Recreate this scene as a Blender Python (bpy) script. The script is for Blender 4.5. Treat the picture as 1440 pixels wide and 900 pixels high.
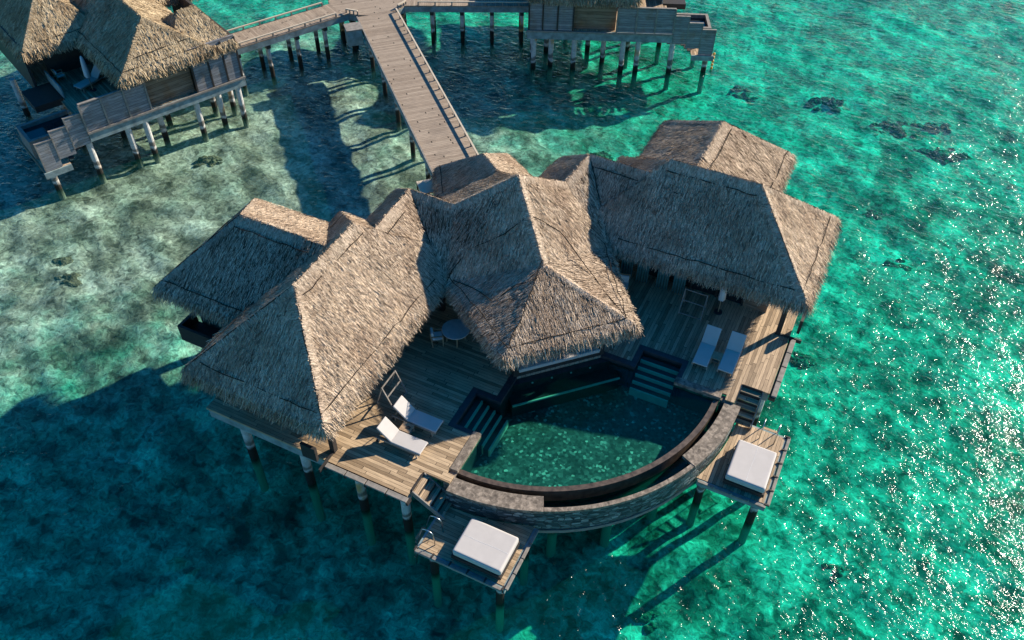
import bpy, math, random
import numpy as np
from mathutils import Vector, Matrix

random.seed(7)
rng = np.random.default_rng(11)
S = bpy.context.scene
COL = S.collection
for o in list(bpy.data.objects):
    bpy.data.objects.remove(o)

# ------------------------------------------------------------------ camera
cam = bpy.data.cameras.new('camera')
camo = bpy.data.objects.new('camera', cam)
COL.objects.link(camo)
right = Vector((0.9003305, 0.43496412, 0.01453304))
up = Vector((-0.32010591, 0.63922317, 0.6992324))
fwd = Vector((-0.29485115, 0.63419237, -0.7147467))
m = Matrix((right, up, -fwd)).transposed().to_4x4()
m.translation = Vector((0.41411473, -15.33567923, 31.25))
camo.matrix_world = m
cam.sensor_fit = 'HORIZONTAL'
cam.sensor_width = 36.0
cam.lens = 36.0 * 1218.447 / 1440.0
cam.clip_start = 0.5
cam.clip_end = 6000
S.camera = camo
S.render.resolution_x = 1024
S.render.resolution_y = 640

# ------------------------------------------------------------------ light
SUN_AZ, SUN_EL = math.radians(59), math.radians(27.0)
sdir = Vector((math.cos(SUN_EL) * math.cos(SUN_AZ), math.cos(SUN_EL) * math.sin(SUN_AZ), math.sin(SUN_EL)))
sun = bpy.data.lights.new('sun', 'SUN')
sun.energy = 5.0
sun.angle = math.radians(0.7)
sun.color = (1.0, 0.89, 0.74)
suno = bpy.data.objects.new('sun', sun)
suno.rotation_euler = sdir.to_track_quat('Z', 'Y').to_euler()
suno.location = sdir * 120
COL.objects.link(suno)
W = bpy.data.worlds.new('World')
S.world = W
W.use_nodes = True
wn = W.node_tree.nodes
sky = wn.new('ShaderNodeTexSky')
sky.sky_type = 'NISHITA'
sky.sun_disc = False
sky.sun_elevation = SUN_EL
sky.sun_rotation = math.pi / 2 - SUN_AZ
sky.altitude = 0
sky.ozone_density = 4.0
sky.air_density = 1.0
sky.dust_density = 0.4
hs = wn.new('ShaderNodeHueSaturation')          # clear tropical sky: deeper blue
hs.inputs['Saturation'].default_value = 1.5
W.node_tree.links.new(sky.outputs[0], hs.inputs['Color'])
W.node_tree.links.new(hs.outputs[0], wn['Background'].inputs[0])
wn['Background'].inputs[1].default_value = 0.082
S.view_settings.view_transform = 'Standard'
S.view_settings.look = 'None'
S.view_settings.exposure = 1.0
S.view_settings.gamma = 1.0
S.view_settings.use_curve_mapping = False
S.render.engine = 'CYCLES'
S.cycles.transparent_max_bounces = 16

# ------------------------------------------------------------------ node helper
class NT:
    def __init__(self, name, rough=0.85, spec=0.2):
        self.m = bpy.data.materials.new(name)
        self.m.use_nodes = True
        self.t = self.m.node_tree
        self.b = self.t.nodes['Principled BSDF']
        self.b.inputs['Roughness'].default_value = rough
        self.b.inputs['Specular IOR Level'].default_value = spec
        self.out = self.t.nodes['Material Output']
    def n(self, kind, **kw):
        nd = self.t.nodes.new('ShaderNode' + kind)
        for k, v in kw.items():
            setattr(nd, k, v)
        return nd
    def l(self, a, b):
        self.t.links.new(a, b)
    def setin(self, sock, v):
        if hasattr(v, 'is_linked') or hasattr(v, 'links'):
            self.l(v, sock)
        else:
            sock.default_value = v
    def math(self, op, a, b=0.0, c=None, clamp=False):
        nd = self.n('Math', operation=op, use_clamp=clamp)
        self.setin(nd.inputs[0], a)
        self.setin(nd.inputs[1], b)
        if c is not None:
            self.setin(nd.inputs[2], c)
        return nd.outputs[0]
    def mix(self, f, a, b, blend='MIX'):
        nd = self.n('Mix', data_type='RGBA', blend_type=blend)
        self.setin(nd.inputs[0], f)
        for s, v in ((nd.inputs[6], a), (nd.inputs[7], b)):
            if isinstance(v, tuple):
                s.default_value = (v[0], v[1], v[2], 1)
            else:
                self.l(v, s)
        return nd.outputs[2]
    def noise(self, vec, scale, detail=3, rough=0.55, dist=0.0):
        nd = self.n('TexNoise')
        if vec is not None:
            self.l(vec, nd.inputs['Vector'])
        nd.inputs['Scale'].default_value = scale
        nd.inputs['Detail'].default_value = detail
        nd.inputs['Roughness'].default_value = rough
        nd.inputs['Distortion'].default_value = dist
        return nd.outputs['Fac']
    def vor(self, vec, scale, feature='F1'):
        nd = self.n('TexVoronoi', feature=feature)
        self.l(vec, nd.inputs['Vector'])
        nd.inputs['Scale'].default_value = scale
        return nd
    def ramp(self, f, stops):
        nd = self.n('ValToRGB')
        self.l(f, nd.inputs[0])
        e = nd.color_ramp.elements
        while len(e) > 1:
            e.remove(e[-1])
        for i, (p, c) in enumerate(stops):
            x = e[0] if i == 0 else e.new(p)
            x.position = p
            x.color = (c[0], c[1], c[2], 1) if isinstance(c, tuple) else (c, c, c, 1)
        return nd.outputs[0]
    def step(self, f, a, b):
        nd = self.n('MapRange', interpolation_type='SMOOTHSTEP')
        self.l(f, nd.inputs[0])
        nd.inputs[1].default_value = a
        nd.inputs[2].default_value = b
        return nd.outputs[0]
    def scalev(self, vec, s):
        nd = self.n('Mapping')
        self.l(vec, nd.inputs[0])
        nd.inputs['Scale'].default_value = s
        return nd.outputs[0]
    def obj(self):
        return self.n('TexCoord').outputs['Object']
    def pos(self):
        return self.n('NewGeometry').outputs['Position']
    def bump(self, h, strength=0.5, dist=0.05, normal=None):
        nd = self.n('Bump')
        nd.inputs['Strength'].default_value = strength
        nd.inputs['Distance'].default_value = dist
        self.l(h, nd.inputs['Height'])
        if normal is not None:
            self.l(normal, nd.inputs['Normal'])
        return nd.outputs[0]
    def color(self, c):
        self.setin(self.b.inputs['Base Color'], c if not isinstance(c, tuple) else (c[0], c[1], c[2], 1))
        return self
    def normal(self, x):
        self.l(x, self.b.inputs['Normal'])
        return self

MAT = {}

def mat_thatch(name, cols, soft=False):
    k = NT(name, 0.95, 0.08)
    g = k.n('NewGeometry')
    r = g.outputs['Random Per Island']
    p = g.outputs['Position']
    c = k.ramp(r, [(0.0, cols[0]), (0.3, cols[1]), (0.7, cols[2]), (1.0, cols[3])])
    big = k.noise(p, 0.55, 4)
    c = k.mix(k.step(big, 0.42, 0.66), c, k.mix(1.0, c, (0.74, 0.70, 0.68), 'MULTIPLY'))
    fine = k.noise(p, 9.0, 3)
    c = k.mix(1.0, c, k.ramp(fine, [(0.25, 0.62), (0.7, 1.12)]), 'MULTIPLY')
    k.color(c)
    k.normal(k.bump(k.noise(p, 22.0, 4), 0.7 if not soft else 0.4, 0.05))
    return k.m

MAT['thatch'] = mat_thatch('thatch_straw', [(0.11, 0.08, 0.056), (0.39, 0.295, 0.208), (0.585, 0.45, 0.32), (0.80, 0.635, 0.465)])
MAT['thatch_cap'] = mat_thatch('thatch_ridge_straw', [(0.24, 0.185, 0.13), (0.46, 0.36, 0.26), (0.60, 0.475, 0.35), (0.72, 0.58, 0.44)], True)
MAT['thatch_gold'] = mat_thatch('thatch_golden_straw', [(0.20, 0.145, 0.08), (0.40, 0.30, 0.18), (0.54, 0.42, 0.26), (0.66, 0.53, 0.345)])

def mat_planks(name, axis, width, dark, light, gap=0.07, joint=2.6, rough=0.75, stain=0.35):
    """boards lie along `axis` (0 or 1), side by side across the other axis"""
    k = NT(name, rough, 0.25)
    o = k.obj()
    sp = k.n('SeparateXYZ')
    k.l(o, sp.inputs[0])
    along, across = sp.outputs[axis], sp.outputs[1 - axis]
    a = k.math('DIVIDE', across, width)
    idx = k.math('FLOOR', a)
    fr = k.math('FRACT', a)
    wn1 = k.n('TexWhiteNoise', noise_dimensions='1D')
    k.l(idx, wn1.inputs['W'])
    seg = k.math('FLOOR', k.math('ADD', k.math('DIVIDE', along, joint), k.math('MULTIPLY', wn1.outputs['Value'], 7.3)))
    fs = k.math('FRACT', k.math('ADD', k.math('DIVIDE', along, joint), k.math('MULTIPLY', wn1.outputs['Value'], 7.3)))
    wn2 = k.n('TexWhiteNoise', noise_dimensions='2D')
    cb = k.n('CombineXYZ')
    k.l(idx, cb.inputs[0]); k.l(seg, cb.inputs[1])
    k.l(cb.outputs[0], wn2.inputs['Vector'])
    sc = (1.2, 14, 6) if axis == 0 else (14, 1.2, 6)
    gr = k.noise(k.scalev(o, sc), 2.0, 4)
    c = k.mix(wn2.outputs['Value'], dark, light)
    c = k.mix(1.0, c, k.ramp(gr, [(0.25, 0.62), (0.75, 1.2)]), 'MULTIPLY')
    st = k.noise(o, 0.5, 4)
    c = k.mix(k.math('MULTIPLY', k.step(st, 0.5, 0.72), stain), c, k.mix(1.0, c, (0.45, 0.45, 0.47), 'MULTIPLY'))
    g1 = k.math('LESS_THAN', fr, gap)
    g2 = k.math('LESS_THAN', fs, 0.008)
    gm = k.math('MAXIMUM', g1, g2)
    c = k.mix(gm, c, (0.018, 0.015, 0.012))
    k.color(c)
    h = k.math('ADD', k.math('MULTIPLY', gm, -1.0), k.math('MULTIPLY', gr, 0.25))
    k.normal(k.bump(h, 0.6, 0.02))
    return k.m

MAT['deck_x'] = mat_planks('weathered_deck_boards', 0, 0.145, (0.24, 0.165, 0.095), (0.55, 0.40, 0.245))
MAT['deck_y'] = mat_planks('weathered_deck_boards_turned', 1, 0.145, (0.24, 0.17, 0.105), (0.55, 0.405, 0.26))
MAT['walk'] = mat_planks('boardwalk_boards', 0, 0.16, (0.28, 0.215, 0.155), (0.39, 0.31, 0.23), gap=0.06, joint=9)
MAT['shutter'] = mat_planks('grey_weathered_boards', 0, 0.17, (0.20, 0.20, 0.205), (0.30, 0.29, 0.285), gap=0.05, joint=20)
MAT['brown_wall'] = mat_planks('brown_weathered_boards', 0, 0.19, (0.20, 0.145, 0.10), (0.29, 0.215, 0.15), gap=0.04, joint=20)

def mat_wall_boards(name, dark, light, h=0.17):
    """horizontal boards on an upright face (stacked along z)"""
    k = NT(name, 0.8, 0.2)
    o = k.obj()
    sp = k.n('SeparateXYZ'); k.l(o, sp.inputs[0])
    a = k.math('DIVIDE', sp.outputs[2], h)
    idx = k.math('FLOOR', a); fr = k.math('FRACT', a)
    w1 = k.n('TexWhiteNoise', noise_dimensions='1D'); k.l(idx, w1.inputs['W'])
    gr = k.noise(k.scalev(o, (1.0, 1.0, 12)), 1.6, 4)
    c = k.mix(w1.outputs['Value'], dark, light)
    c = k.mix(1.0, c, k.ramp(gr, [(0.3, 0.6), (0.7, 1.2)]), 'MULTIPLY')
    c = k.mix(k.step(k.noise(o, 0.9, 3), 0.5, 0.7), c, k.mix(1.0, c, (0.9, 0.75, 0.62), 'MULTIPLY'))
    gm = k.math('LESS_THAN', fr, 0.07)
    c = k.mix(gm, c, (0.03, 0.03, 0.03))
    k.color(c)
    k.normal(k.bump(k.math('MULTIPLY', gm, -1.0), 0.5, 0.02))
    return k.m
MAT['panel'] = mat_wall_boards('grey_screen_boards', (0.20, 0.205, 0.215), (0.30, 0.30, 0.305))
MAT['brown_panel'] = mat_wall_boards('brown_wall_boards', (0.19, 0.135, 0.09), (0.27, 0.20, 0.14), 0.22)

def mat_plain(name, c, rough=0.6, spec=0.3, var=0.18, scale=6.0, metal=0.0, bump=0.15):
    k = NT(name, rough, spec)
    p = k.obj()
    f = k.noise(p, scale, 4)
    k.color(k.mix(1.0, c, k.ramp(f, [(0.3, 1 - var), (0.7, 1 + var)]), 'MULTIPLY'))
    k.b.inputs['Metallic'].default_value = metal
    if bump:
        k.normal(k.bump(k.noise(p, scale * 6, 3), bump, 0.01))
    return k.m
MAT['dark_wood'] = mat_plain('dark_stained_timber', (0.035, 0.03, 0.027), 0.6)
MAT['grey_wood'] = mat_plain('silvered_timber', (0.22, 0.20, 0.175), 0.8, 0.2, 0.25, 5)
MAT['pale_top'] = mat_plain('pale_weathered_tabletop', (0.46, 0.45, 0.43), 0.5, 0.4, 0.12, 5)
MAT['teal_fascia'] = mat_plain('sea_worn_beam_paint', (0.20, 0.26, 0.26), 0.8, 0.2, 0.35, 2.5)
MAT['teak'] = mat_plain('teak', (0.34, 0.23, 0.14), 0.6, 0.3, 0.2, 9)
MAT['teak_grey'] = mat_plain('silvered_teak', (0.30, 0.25, 0.20), 0.7, 0.3, 0.2, 9)
MAT['cushion'] = mat_plain('off_white_canvas', (0.47, 0.44, 0.41), 0.9, 0.1, 0.04, 2.5, 0, 0.1)
MAT['white'] = mat_plain('white_canvas', (0.60, 0.60, 0.59), 0.8, 0.15, 0.06, 4, 0, 0.1)
MAT['steel'] = mat_plain('brushed_steel', (0.55, 0.55, 0.54), 0.28, 0.5, 0.08, 20, 1.0, 0)
MAT['rope'] = mat_plain('dark_lashing_rope', (0.022, 0.017, 0.013), 0.9, 0.1, 0.3, 12)
MAT['curtain'] = mat_plain('teal_curtain_cloth', (0.07, 0.20, 0.22), 0.85, 0.1, 0.2, 8)
MAT['cream_roof'] = mat_plain('cream_sheet_roof', (0.50, 0.42, 0.31), 0.6, 0.3, 0.1, 3)
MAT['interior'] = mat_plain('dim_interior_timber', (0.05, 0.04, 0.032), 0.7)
MAT['lamp_lens'] = mat_plain('frosted_lamp_lens', (0.7, 0.7, 0.66), 0.3)
MAT['orange'] = mat_plain('sunlit_orange', (0.75, 0.33, 0.05), 0.5, 0.3, 0.25, 9)  # orange stands for sunlight on the hanging ladder
MAT['dark_glass'] = mat_plain('dark_tinted_glass', (0.015, 0.022, 0.026), 0.08, 0.5, 0.1, 2, 0, 0)
MAT['towel'] = mat_plain('yellow_towel_cloth', (0.55, 0.42, 0.18), 0.95, 0.05, 0.2, 6)

def mat_pile(name='sea_stained_shaded_concrete', dz=0.0):
    k = NT(name, 0.8, 0.25)
    p = k.pos()
    sp = k.n('SeparateXYZ'); k.l(p, sp.inputs[0])
    n = k.noise(p, 1.4, 4)
    z = k.math('ADD', k.math('ADD', sp.outputs[2], dz), k.math('MULTIPLY', k.math('SUBTRACT', n, 0.5), 0.9))
    c = k.mix(k.step(k.noise(p, 6, 4), 0.35, 0.7), (0.50, 0.50, 0.475), (0.36, 0.355, 0.33))
    rust = k.step(k.noise(k.scalev(p, (0.7, 0.7, 0.25)), 1.3, 2), 0.60, 0.68)
    c = k.mix(k.math('MULTIPLY', rust, 0.85), c, (0.42, 0.22, 0.045))
    band = k.math('MULTIPLY', k.step(z, 1.0, 1.12), k.math('SUBTRACT', 1.0, k.step(z, 1.25, 1.45)))
    c = k.mix(k.math('MULTIPLY', band, 0.8), c, (0.07, 0.06, 0.045))
    c = k.mix(k.math('SUBTRACT', 1.0, k.step(z, 0.8, 1.0)), c, (0.018, 0.016, 0.012))
    c = k.mix(k.math('SUBTRACT', 1.0, k.step(sp.outputs[2], -0.7, 0.0)), c, (0.26, 0.26, 0.22))
    k.color(c)
    k.normal(k.bump(k.noise(p, 14, 3), 0.3, 0.02))
    return k.m
MAT['pile'] = mat_pile()  # sea stain set higher, painting in the shade low on these piles
MAT['pale_pile'] = mat_pile('pale_sea_stained_concrete', 0.5)

def mat_stone():
    k = NT('pool_coping_stone', 0.75, 0.3)
    o = k.obj()
    f = k.noise(o, 7, 5, 0.65)
    c = k.ramp(f, [(0.25, (0.085, 0.07, 0.055)), (0.5, (0.19, 0.155, 0.12)), (0.75, (0.33, 0.275, 0.215))])
    v = k.vor(o, 7.0)
    w = k.n('TexWhiteNoise', noise_dimensions='3D'); k.l(v.outputs['Color'], w.inputs['Vector'])
    c = k.mix(1.0, c, k.ramp(w.outputs['Value'], [(0.0, 0.6), (1.0, 1.35)]), 'MULTIPLY')
    k.color(c)
    k.normal(k.bump(k.noise(o, 18, 4), 0.5, 0.02))
    return k.m
MAT['stone'] = mat_stone()
MAT['wet_stone'] = mat_plain('wet_brown_stone', (0.085, 0.062, 0.045), 0.35, 0.5, 0.5, 4)
MAT['dark_stone'] = mat_plain('dark_lava_stone', (0.032, 0.034, 0.038), 0.45, 0.4, 0.3, 5)

def mat_mosaic():
    k = NT('blue_grey_stone_cladding', 0.6, 0.35)
    o = k.obj()
    v = k.vor(k.scalev(o, (1.3, 1.3, 3.2)), 2.6)
    w = k.n('TexWhiteNoise', noise_dimensions='3D')
    k.l(v.outputs['Color'], w.inputs['Vector'])
    c = k.ramp(w.outputs['Value'], [(0.0, (0.015, 0.025, 0.03)), (0.35, (0.05, 0.08, 0.085)), (0.7, (0.11, 0.155, 0.155)), (1.0, (0.27, 0.30, 0.285))])
    e = k.vor(k.scalev(o, (1.3, 1.3, 3.2)), 2.6, 'DISTANCE_TO_EDGE')
    c = k.mix(k.math('LESS_THAN', e.outputs['Distance'], 0.045), c, (0.03, 0.035, 0.035))
    k.color(c)
    k.normal(k.bump(k.step(e.outputs['Distance'], 0.0, 0.12), 0.7, 0.03))
    return k.m
MAT['mosaic'] = mat_mosaic()

def mat_pool_floor():
    k = NT('green_pool_mosaic', 0.5, 0.3)
    o = k.pos()
    v = k.vor(o, 9.0)
    w = k.n('TexWhiteNoise', noise_dimensions='3D')
    k.l(v.outputs['Color'], w.inputs['Vector'])
    c = k.ramp(w.outputs['Value'], [(0.0, (0.04, 0.06, 0.055)), (0.55, (0.08, 0.115, 0.105)), (0.88, (0.135, 0.175, 0.16)), (0.975, (0.34, 0.40, 0.36)), (1.0, (0.6, 0.65, 0.56))])
    f = k.noise(o, 1.2, 4)
    c = k.mix(1.0, c, k.ramp(f, [(0.3, 0.6), (0.7, 1.25)]), 'MULTIPLY')
    k.color(c)
    return k.m
MAT['pool_floor'] = mat_pool_floor()
MAT['nosing'] = mat_plain('pale_green_step_edge', (0.50, 0.58, 0.47), 0.5, 0.3, 0.12, 4)

def mat_water(name, pool=False):
    k = NT(name)
    t = k.t
    t.nodes.remove(k.b)
    p = k.pos()
    warp = k.noise(p, 0.35, 3)
    if not pool:
        # thin water over the sand bank, thicker (greener) water over the reef flat
        mp = k.n('Mapping', vector_type='TEXTURE')
        k.l(p, mp.inputs[0])
        mp.inputs['Location'].default_value = (-37.0, 15.0, 0)
        mp.inputs['Rotation'].default_value = (0, 0, math.radians(32))
        mp.inputs['Scale'].default_value = (27.0, 19.0, 1000)
        ln = k.n('VectorMath', operation='LENGTH')
        k.l(mp.outputs[0], ln.inputs[0])
        d = k.math('ADD', ln.outputs['Value'], k.math('MULTIPLY', k.math('SUBTRACT', k.noise(p, 0.16, 4), 0.5), 0.9))
        d = k.math('ADD', d, k.math('MULTIPLY', k.math('SUBTRACT', k.noise(p, 0.9, 3), 0.5), 0.5))
        deep = k.step(d, 0.55, 1.35)
        tint = k.mix(deep, (0.71, 0.845, 0.77), (0.135, 0.88, 0.715))
        # depth wobble
        wob = k.math('MULTIPLY', k.step(k.noise(p, 0.45, 4, 0.6), 0.42, 0.68), k.math('ADD', 0.12, k.math('MULTIPLY', deep, 0.45)))
        tint = k.mix(wob, tint, (0.07, 0.73, 0.60))
    else:
        tint = k.mix(warp, (0.34, 0.84, 0.74), (0.26, 0.78, 0.68))
    tr = k.n('BsdfTransparent')
    k.l(tint, tr.inputs[0])
    df = k.n('BsdfDiffuse')
    df.inputs[0].default_value = (0.0, 0.34, 0.265, 1) if not pool else (0.0, 0.06, 0.05, 1)
    m1 = k.n('MixShader')
    if pool:
        m1.inputs[0].default_value = 0.05
    else:
        m1.inputs[0].default_value = 0.03
    k.l(tr.outputs[0], m1.inputs[1]); k.l(df.outputs[0], m1.inputs[2])
    gl = k.n('BsdfGlossy')
    gl.inputs['Roughness'].default_value = 0.125
    # ripples
    q = k.scalev(p, (1.0, 1.55, 1.0))
    h1 = k.noise(q, 1.6 if not pool else 2.2, 3, 0.55, 0.4)
    h2 = k.noise(q, 5.0, 2, 0.5, 0.3)
    h3 = k.noise(q, 13.0, 2, 0.5, 0.2)
    h = k.math('ADD', k.math('ADD', h1, k.math('MULTIPLY', h2, 0.30)), k.math('MULTIPLY', h3, 0.07))
    bn = k.bump(h, 1.0, 0.13 if not pool else 0.03)
    k.l(bn, gl.inputs['Normal'])
    # Schlick reflectance, the same from above and below the surface
    dt_ = k.n('VectorMath', operation='DOT_PRODUCT')
    k.l(k.n('NewGeometry').outputs['Incoming'], dt_.inputs[0]); k.l(bn, dt_.inputs[1])
    om = k.math('SUBTRACT', 1.0, k.math('ABSOLUTE', dt_.outputs['Value']), clamp=True)
    fres = k.math('ADD', 0.02, k.math('MULTIPLY', k.math('POWER', om, 5.0), 0.98), clamp=True)
    m2 = k.n('MixShader')
    k.l(fres, m2.inputs[0]); k.l(m1.outputs[0], m2.inputs[1]); k.l(gl.outputs[0], m2.inputs[2])
    k.l(m2.outputs[0], k.out.inputs['Surface'])
    return k.m
MAT['sea'] = mat_water('lagoon_water')
MAT['pool_water'] = mat_water('pool_water_surface', True)

def mat_seabed():
    k = NT('reef_seabed', 1.0, 0.0)
    p = k.pos()
    # refraction wobble of the bottom seen through ripples
    wv = k.n('TexNoise'); k.l(p, wv.inputs['Vector']); wv.inputs['Scale'].default_value = 2.2; wv.inputs['Detail'].default_value = 2
    off = k.n('VectorMath', operation='MULTIPLY_ADD')
    k.l(wv.outputs['Color'], off.inputs[0])
    off.inputs[1].default_value = (0.7, 0.7, 0)
    k.l(p, off.inputs[2])
    q = off.outputs[0]
    a = k.noise(q, 0.38, 6, 0.66)
    c = k.ramp(a, [(0.34, (0.10, 0.095, 0.08)), (0.44, (0.27, 0.26, 0.22)), (0.54, (0.45, 0.44, 0.39)), (0.66, (0.66, 0.65, 0.59))])
    b = k.noise(q, 1.5, 5, 0.7)
    c = k.mix(1.0, c, k.ramp(b, [(0.34, 0.35), (0.47, 0.9), (0.62, 1.25), (0.75, 1.45)]), 'MULTIPLY')
    b2 = k.noise(q, 4.5, 4, 0.7)
    c = k.mix(1.0, c, k.ramp(b2, [(0.34, 0.45), (0.5, 1.0), (0.66, 1.5)]), 'MULTIPLY')
    for sc, r0, r1, th in ((0.55, 0.10, 0.34, 0.52), (1.15, 0.08, 0.36, 0.46)):
        v = k.vor(q, sc)
        keep = k.n('TexWhiteNoise', noise_dimensions='3D'); k.l(v.outputs['Color'], keep.inputs['Vector'])
        spots = k.math('MULTIPLY', k.math('SUBTRACT', 1.0, k.step(k.math('ADD', v.outputs['Distance'], k.math('MULTIPLY', k.math('SUBTRACT', k.noise(p, 3.5, 3), 0.5), 0.35)), r0, r1)), k.math('GREATER_THAN', keep.outputs['Value'], th))
        c = k.mix(k.math('MULTIPLY', spots, 0.72), c, (0.065, 0.065, 0.05))
    k.color(c)
    k.normal(k.bump(k.math('ADD', a, k.math('MULTIPLY', b, 0.4)), 0.35, 0.25))
    return k.m
MAT['seabed'] = mat_seabed()

def mat_coral():
    k = NT('dark_coral_rock', 0.95, 0.05)
    p = k.pos()
    k.color(k.ramp(k.noise(p, 2.5, 5, 0.7), [(0.3, (0.06, 0.055, 0.042)), (0.5, (0.15, 0.135, 0.10)), (0.7, (0.33, 0.30, 0.23))]))
    k.normal(k.bump(k.noise(p, 5, 5), 0.8, 0.15))
    return k.m
MAT['coral'] = mat_coral()

# ------------------------------------------------------------------ mesh builder
def MIR(v):
    return (-v[1], -v[0], v[2])
def FLIPX(v):
    return (-v[0], v[1], v[2])

def empty(name, loc=(0, 0, 0), rz=0.0, label=None, cat=None, group=None):
    o = bpy.data.objects.new(name, None)
    o.location = loc
    o.rotation_euler = (0, 0, rz)
    o.empty_display_size = 0.3
    COL.objects.link(o)
    tag(o, label, cat, group)
    return o

def tag(o, label=None, cat=None, group=None, kind=None):
    if label: o['label'] = label
    if cat: o['category'] = cat
    if group: o['group'] = group
    if kind: o['kind'] = kind
    return o

class MB:
    def __init__(self, T=None):
        self.v, self.f, self.T = [], [], T
    def add(self, vs, fs):
        b = len(self.v)
        self.v += [tuple(p) for p in vs]
        self.f += [tuple(i + b for i in f) for f in fs]
        return self
    def box(self, x0, x1, y0, y1, z0, z1):
        if x0 > x1: x0, x1 = x1, x0
        if y0 > y1: y0, y1 = y1, y0
        return self.add([(x0, y0, z0), (x1, y0, z0), (x1, y1, z0), (x0, y1, z0), (x0, y0, z1), (x1, y0, z1), (x1, y1, z1), (x0, y1, z1)],
                        [(0, 3, 2, 1), (4, 5, 6, 7), (0, 1, 5, 4), (1, 2, 6, 5), (2, 3, 7, 6), (3, 0, 4, 7)])
    def beam(self, a, b, w, h, upv=(0, 0, 1)):
        """square bar from a to b, w across, h along upv"""
        a, b = Vector(a), Vector(b)
        d = (b - a).normalized()
        u = Vector(upv)
        s = d.cross(u)
        if s.length < 1e-4:
            s = d.cross(Vector((1, 0, 0)))
        s.normalize()
        u = s.cross(d).normalized()
        vs = []
        for p in (a, b):
            for i, j in ((-1, -1), (1, -1), (1, 1), (-1, 1)):
                vs.append(tuple(p + s * (i * w / 2) + u * (j * h / 2)))
        return self.add(vs, [(0, 1, 2, 3), (7, 6, 5, 4), (0, 4, 5, 1), (1, 5, 6, 2), (2, 6, 7, 3), (3, 7, 4, 0)])
    def prism(self, poly, z0, z1):
        n = len(poly)
        ar = sum(poly[i][0] * poly[(i + 1) % n][1] - poly[(i + 1) % n][0] * poly[i][1] for i in range(n))
        if ar < 0: poly = poly[::-1]
        vs = [(p[0], p[1], z0) for p in poly] + [(p[0], p[1], z1) for p in poly]
        return self.add(vs, [tuple(range(n))[::-1], tuple(range(n, 2 * n))] + [(i, (i + 1) % n, n + (i + 1) % n, n + i) for i in range(n)])
    def ring(self, cx, cy, r0, r1, a0, a1, z0, z1, n=48):
        """curved bar between two radii"""
        vs = []
        for i in range(n + 1):
            a = a0 + (a1 - a0) * i / n
            c, s = math.cos(a), math.sin(a)
            vs += [(cx + r0 * c, cy + r0 * s, z0), (cx + r1 * c, cy + r1 * s, z0), (cx + r1 * c, cy + r1 * s, z1), (cx + r0 * c, cy + r0 * s, z1)]
        fs = []
        for i in range(n):
            b = 4 * i
            for j in range(4):
                k2 = (j + 1) % 4
                fs.append((b + j, b + 4 + j, b + 4 + k2, b + k2))
        fs += [(0, 1, 2, 3), (4 * n + 3, 4 * n + 2, 4 * n + 1, 4 * n)]
        return self.add(vs, fs)
    def cyl(self, a, b, r, r2=None, n=12):
        return self.tube([a, b], [r, r if r2 is None else r2], n)
    def tube(self, pts, r, n=8, caps=True):
        pts = [Vector(p) for p in pts]
        rs = r if isinstance(r, (list, tuple)) else [r] * len(pts)
        vs = []
        prev = None
        for i, p in enumerate(pts):
            d = (pts[min(i + 1, len(pts) - 1)] - pts[max(i - 1, 0)]).normalized()
            ref = prev if prev is not None else (Vector((0, 0, 1)) if abs(d.z) < 0.9 else Vector((1, 0, 0)))
            s = d.cross(ref)
            if s.length < 1e-5: s = d.cross(Vector((0.3, 1, 0.2)))
            s.normalize()
            u = s.cross(d).normalized()
            prev = u
            for j in range(n):
                a = 2 * math.pi * j / n
                vs.append(tuple(p + (s * math.cos(a) + u * math.sin(a)) * rs[i]))
        fs = []
        for i in range(len(pts) - 1):
            for j in range(n):
                fs.append((i * n + j, i * n + (j + 1) % n, (i + 1) * n + (j + 1) % n, (i + 1) * n + j))
        if caps:
            fs += [tuple(range(n))[::-1], tuple(range((len(pts) - 1) * n, len(pts) * n))]
        return self.add(vs, fs)
    def build(self, name, mat, parent=None, smooth=False, bevel=0.0, seg=2, world=False, fix=True):
        v = np.array(self.v, float)
        f = self.f
        if self.T is not None:
            v = np.array([self.T(p) for p in self.v], float)
            f = [q[::-1] for q in f]
        if world and parent is not None:
            root = parent
            while root.parent: root = root.parent
            v = v - np.array(root.location)
        me = bpy.data.meshes.new(name)
        me.from_pydata(v.tolist(), [], f)
        if fix:
            import bmesh
            bm = bmesh.new(); bm.from_mesh(me)
            bmesh.ops.recalc_face_normals(bm, faces=bm.faces)
            bm.to_mesh(me); bm.free()
        me.update()
        if smooth:
            me.polygons.foreach_set('use_smooth', [True] * len(me.polygons))
        me.materials.append(mat if not isinstance(mat, str) else MAT[mat])
        o = bpy.data.objects.new(name, me)
        COL.objects.link(o)
        if parent is not None: o.parent = parent
        if bevel:
            md = o.modifiers.new('bevel', 'BEVEL')
            md.width = bevel; md.segments = seg; md.limit_method = 'ANGLE'
            md.angle_limit = math.radians(40)
        return o

def dup(root, loc, rz, label=None, group=None):
    r = root.copy(); COL.objects.link(r)
    r.location = loc; r.rotation_euler = (0, 0, rz)
    if label: r['label'] = label
    if group: r['group'] = group
    for ch in list(root.children):
        c = ch.copy(); COL.objects.link(c); c.parent = r
        for g in list(ch.children):
            d = g.copy(); COL.objects.link(d); d.parent = c
    return r

# ------------------------------------------------------------------ thatch
def clump(p):
    """slow unevenness of the laid straw"""
    x, y = p[:, 0], p[:, 1]
    return 0.5 * np.sin(x * 1.9 + 1.3 * np.sin(y * 1.1)) * np.sin(y * 2.3 + 0.7 * np.sin(x * 1.7)) + 0.5 * np.sin(x * 4.1 + y * 3.3)

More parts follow.
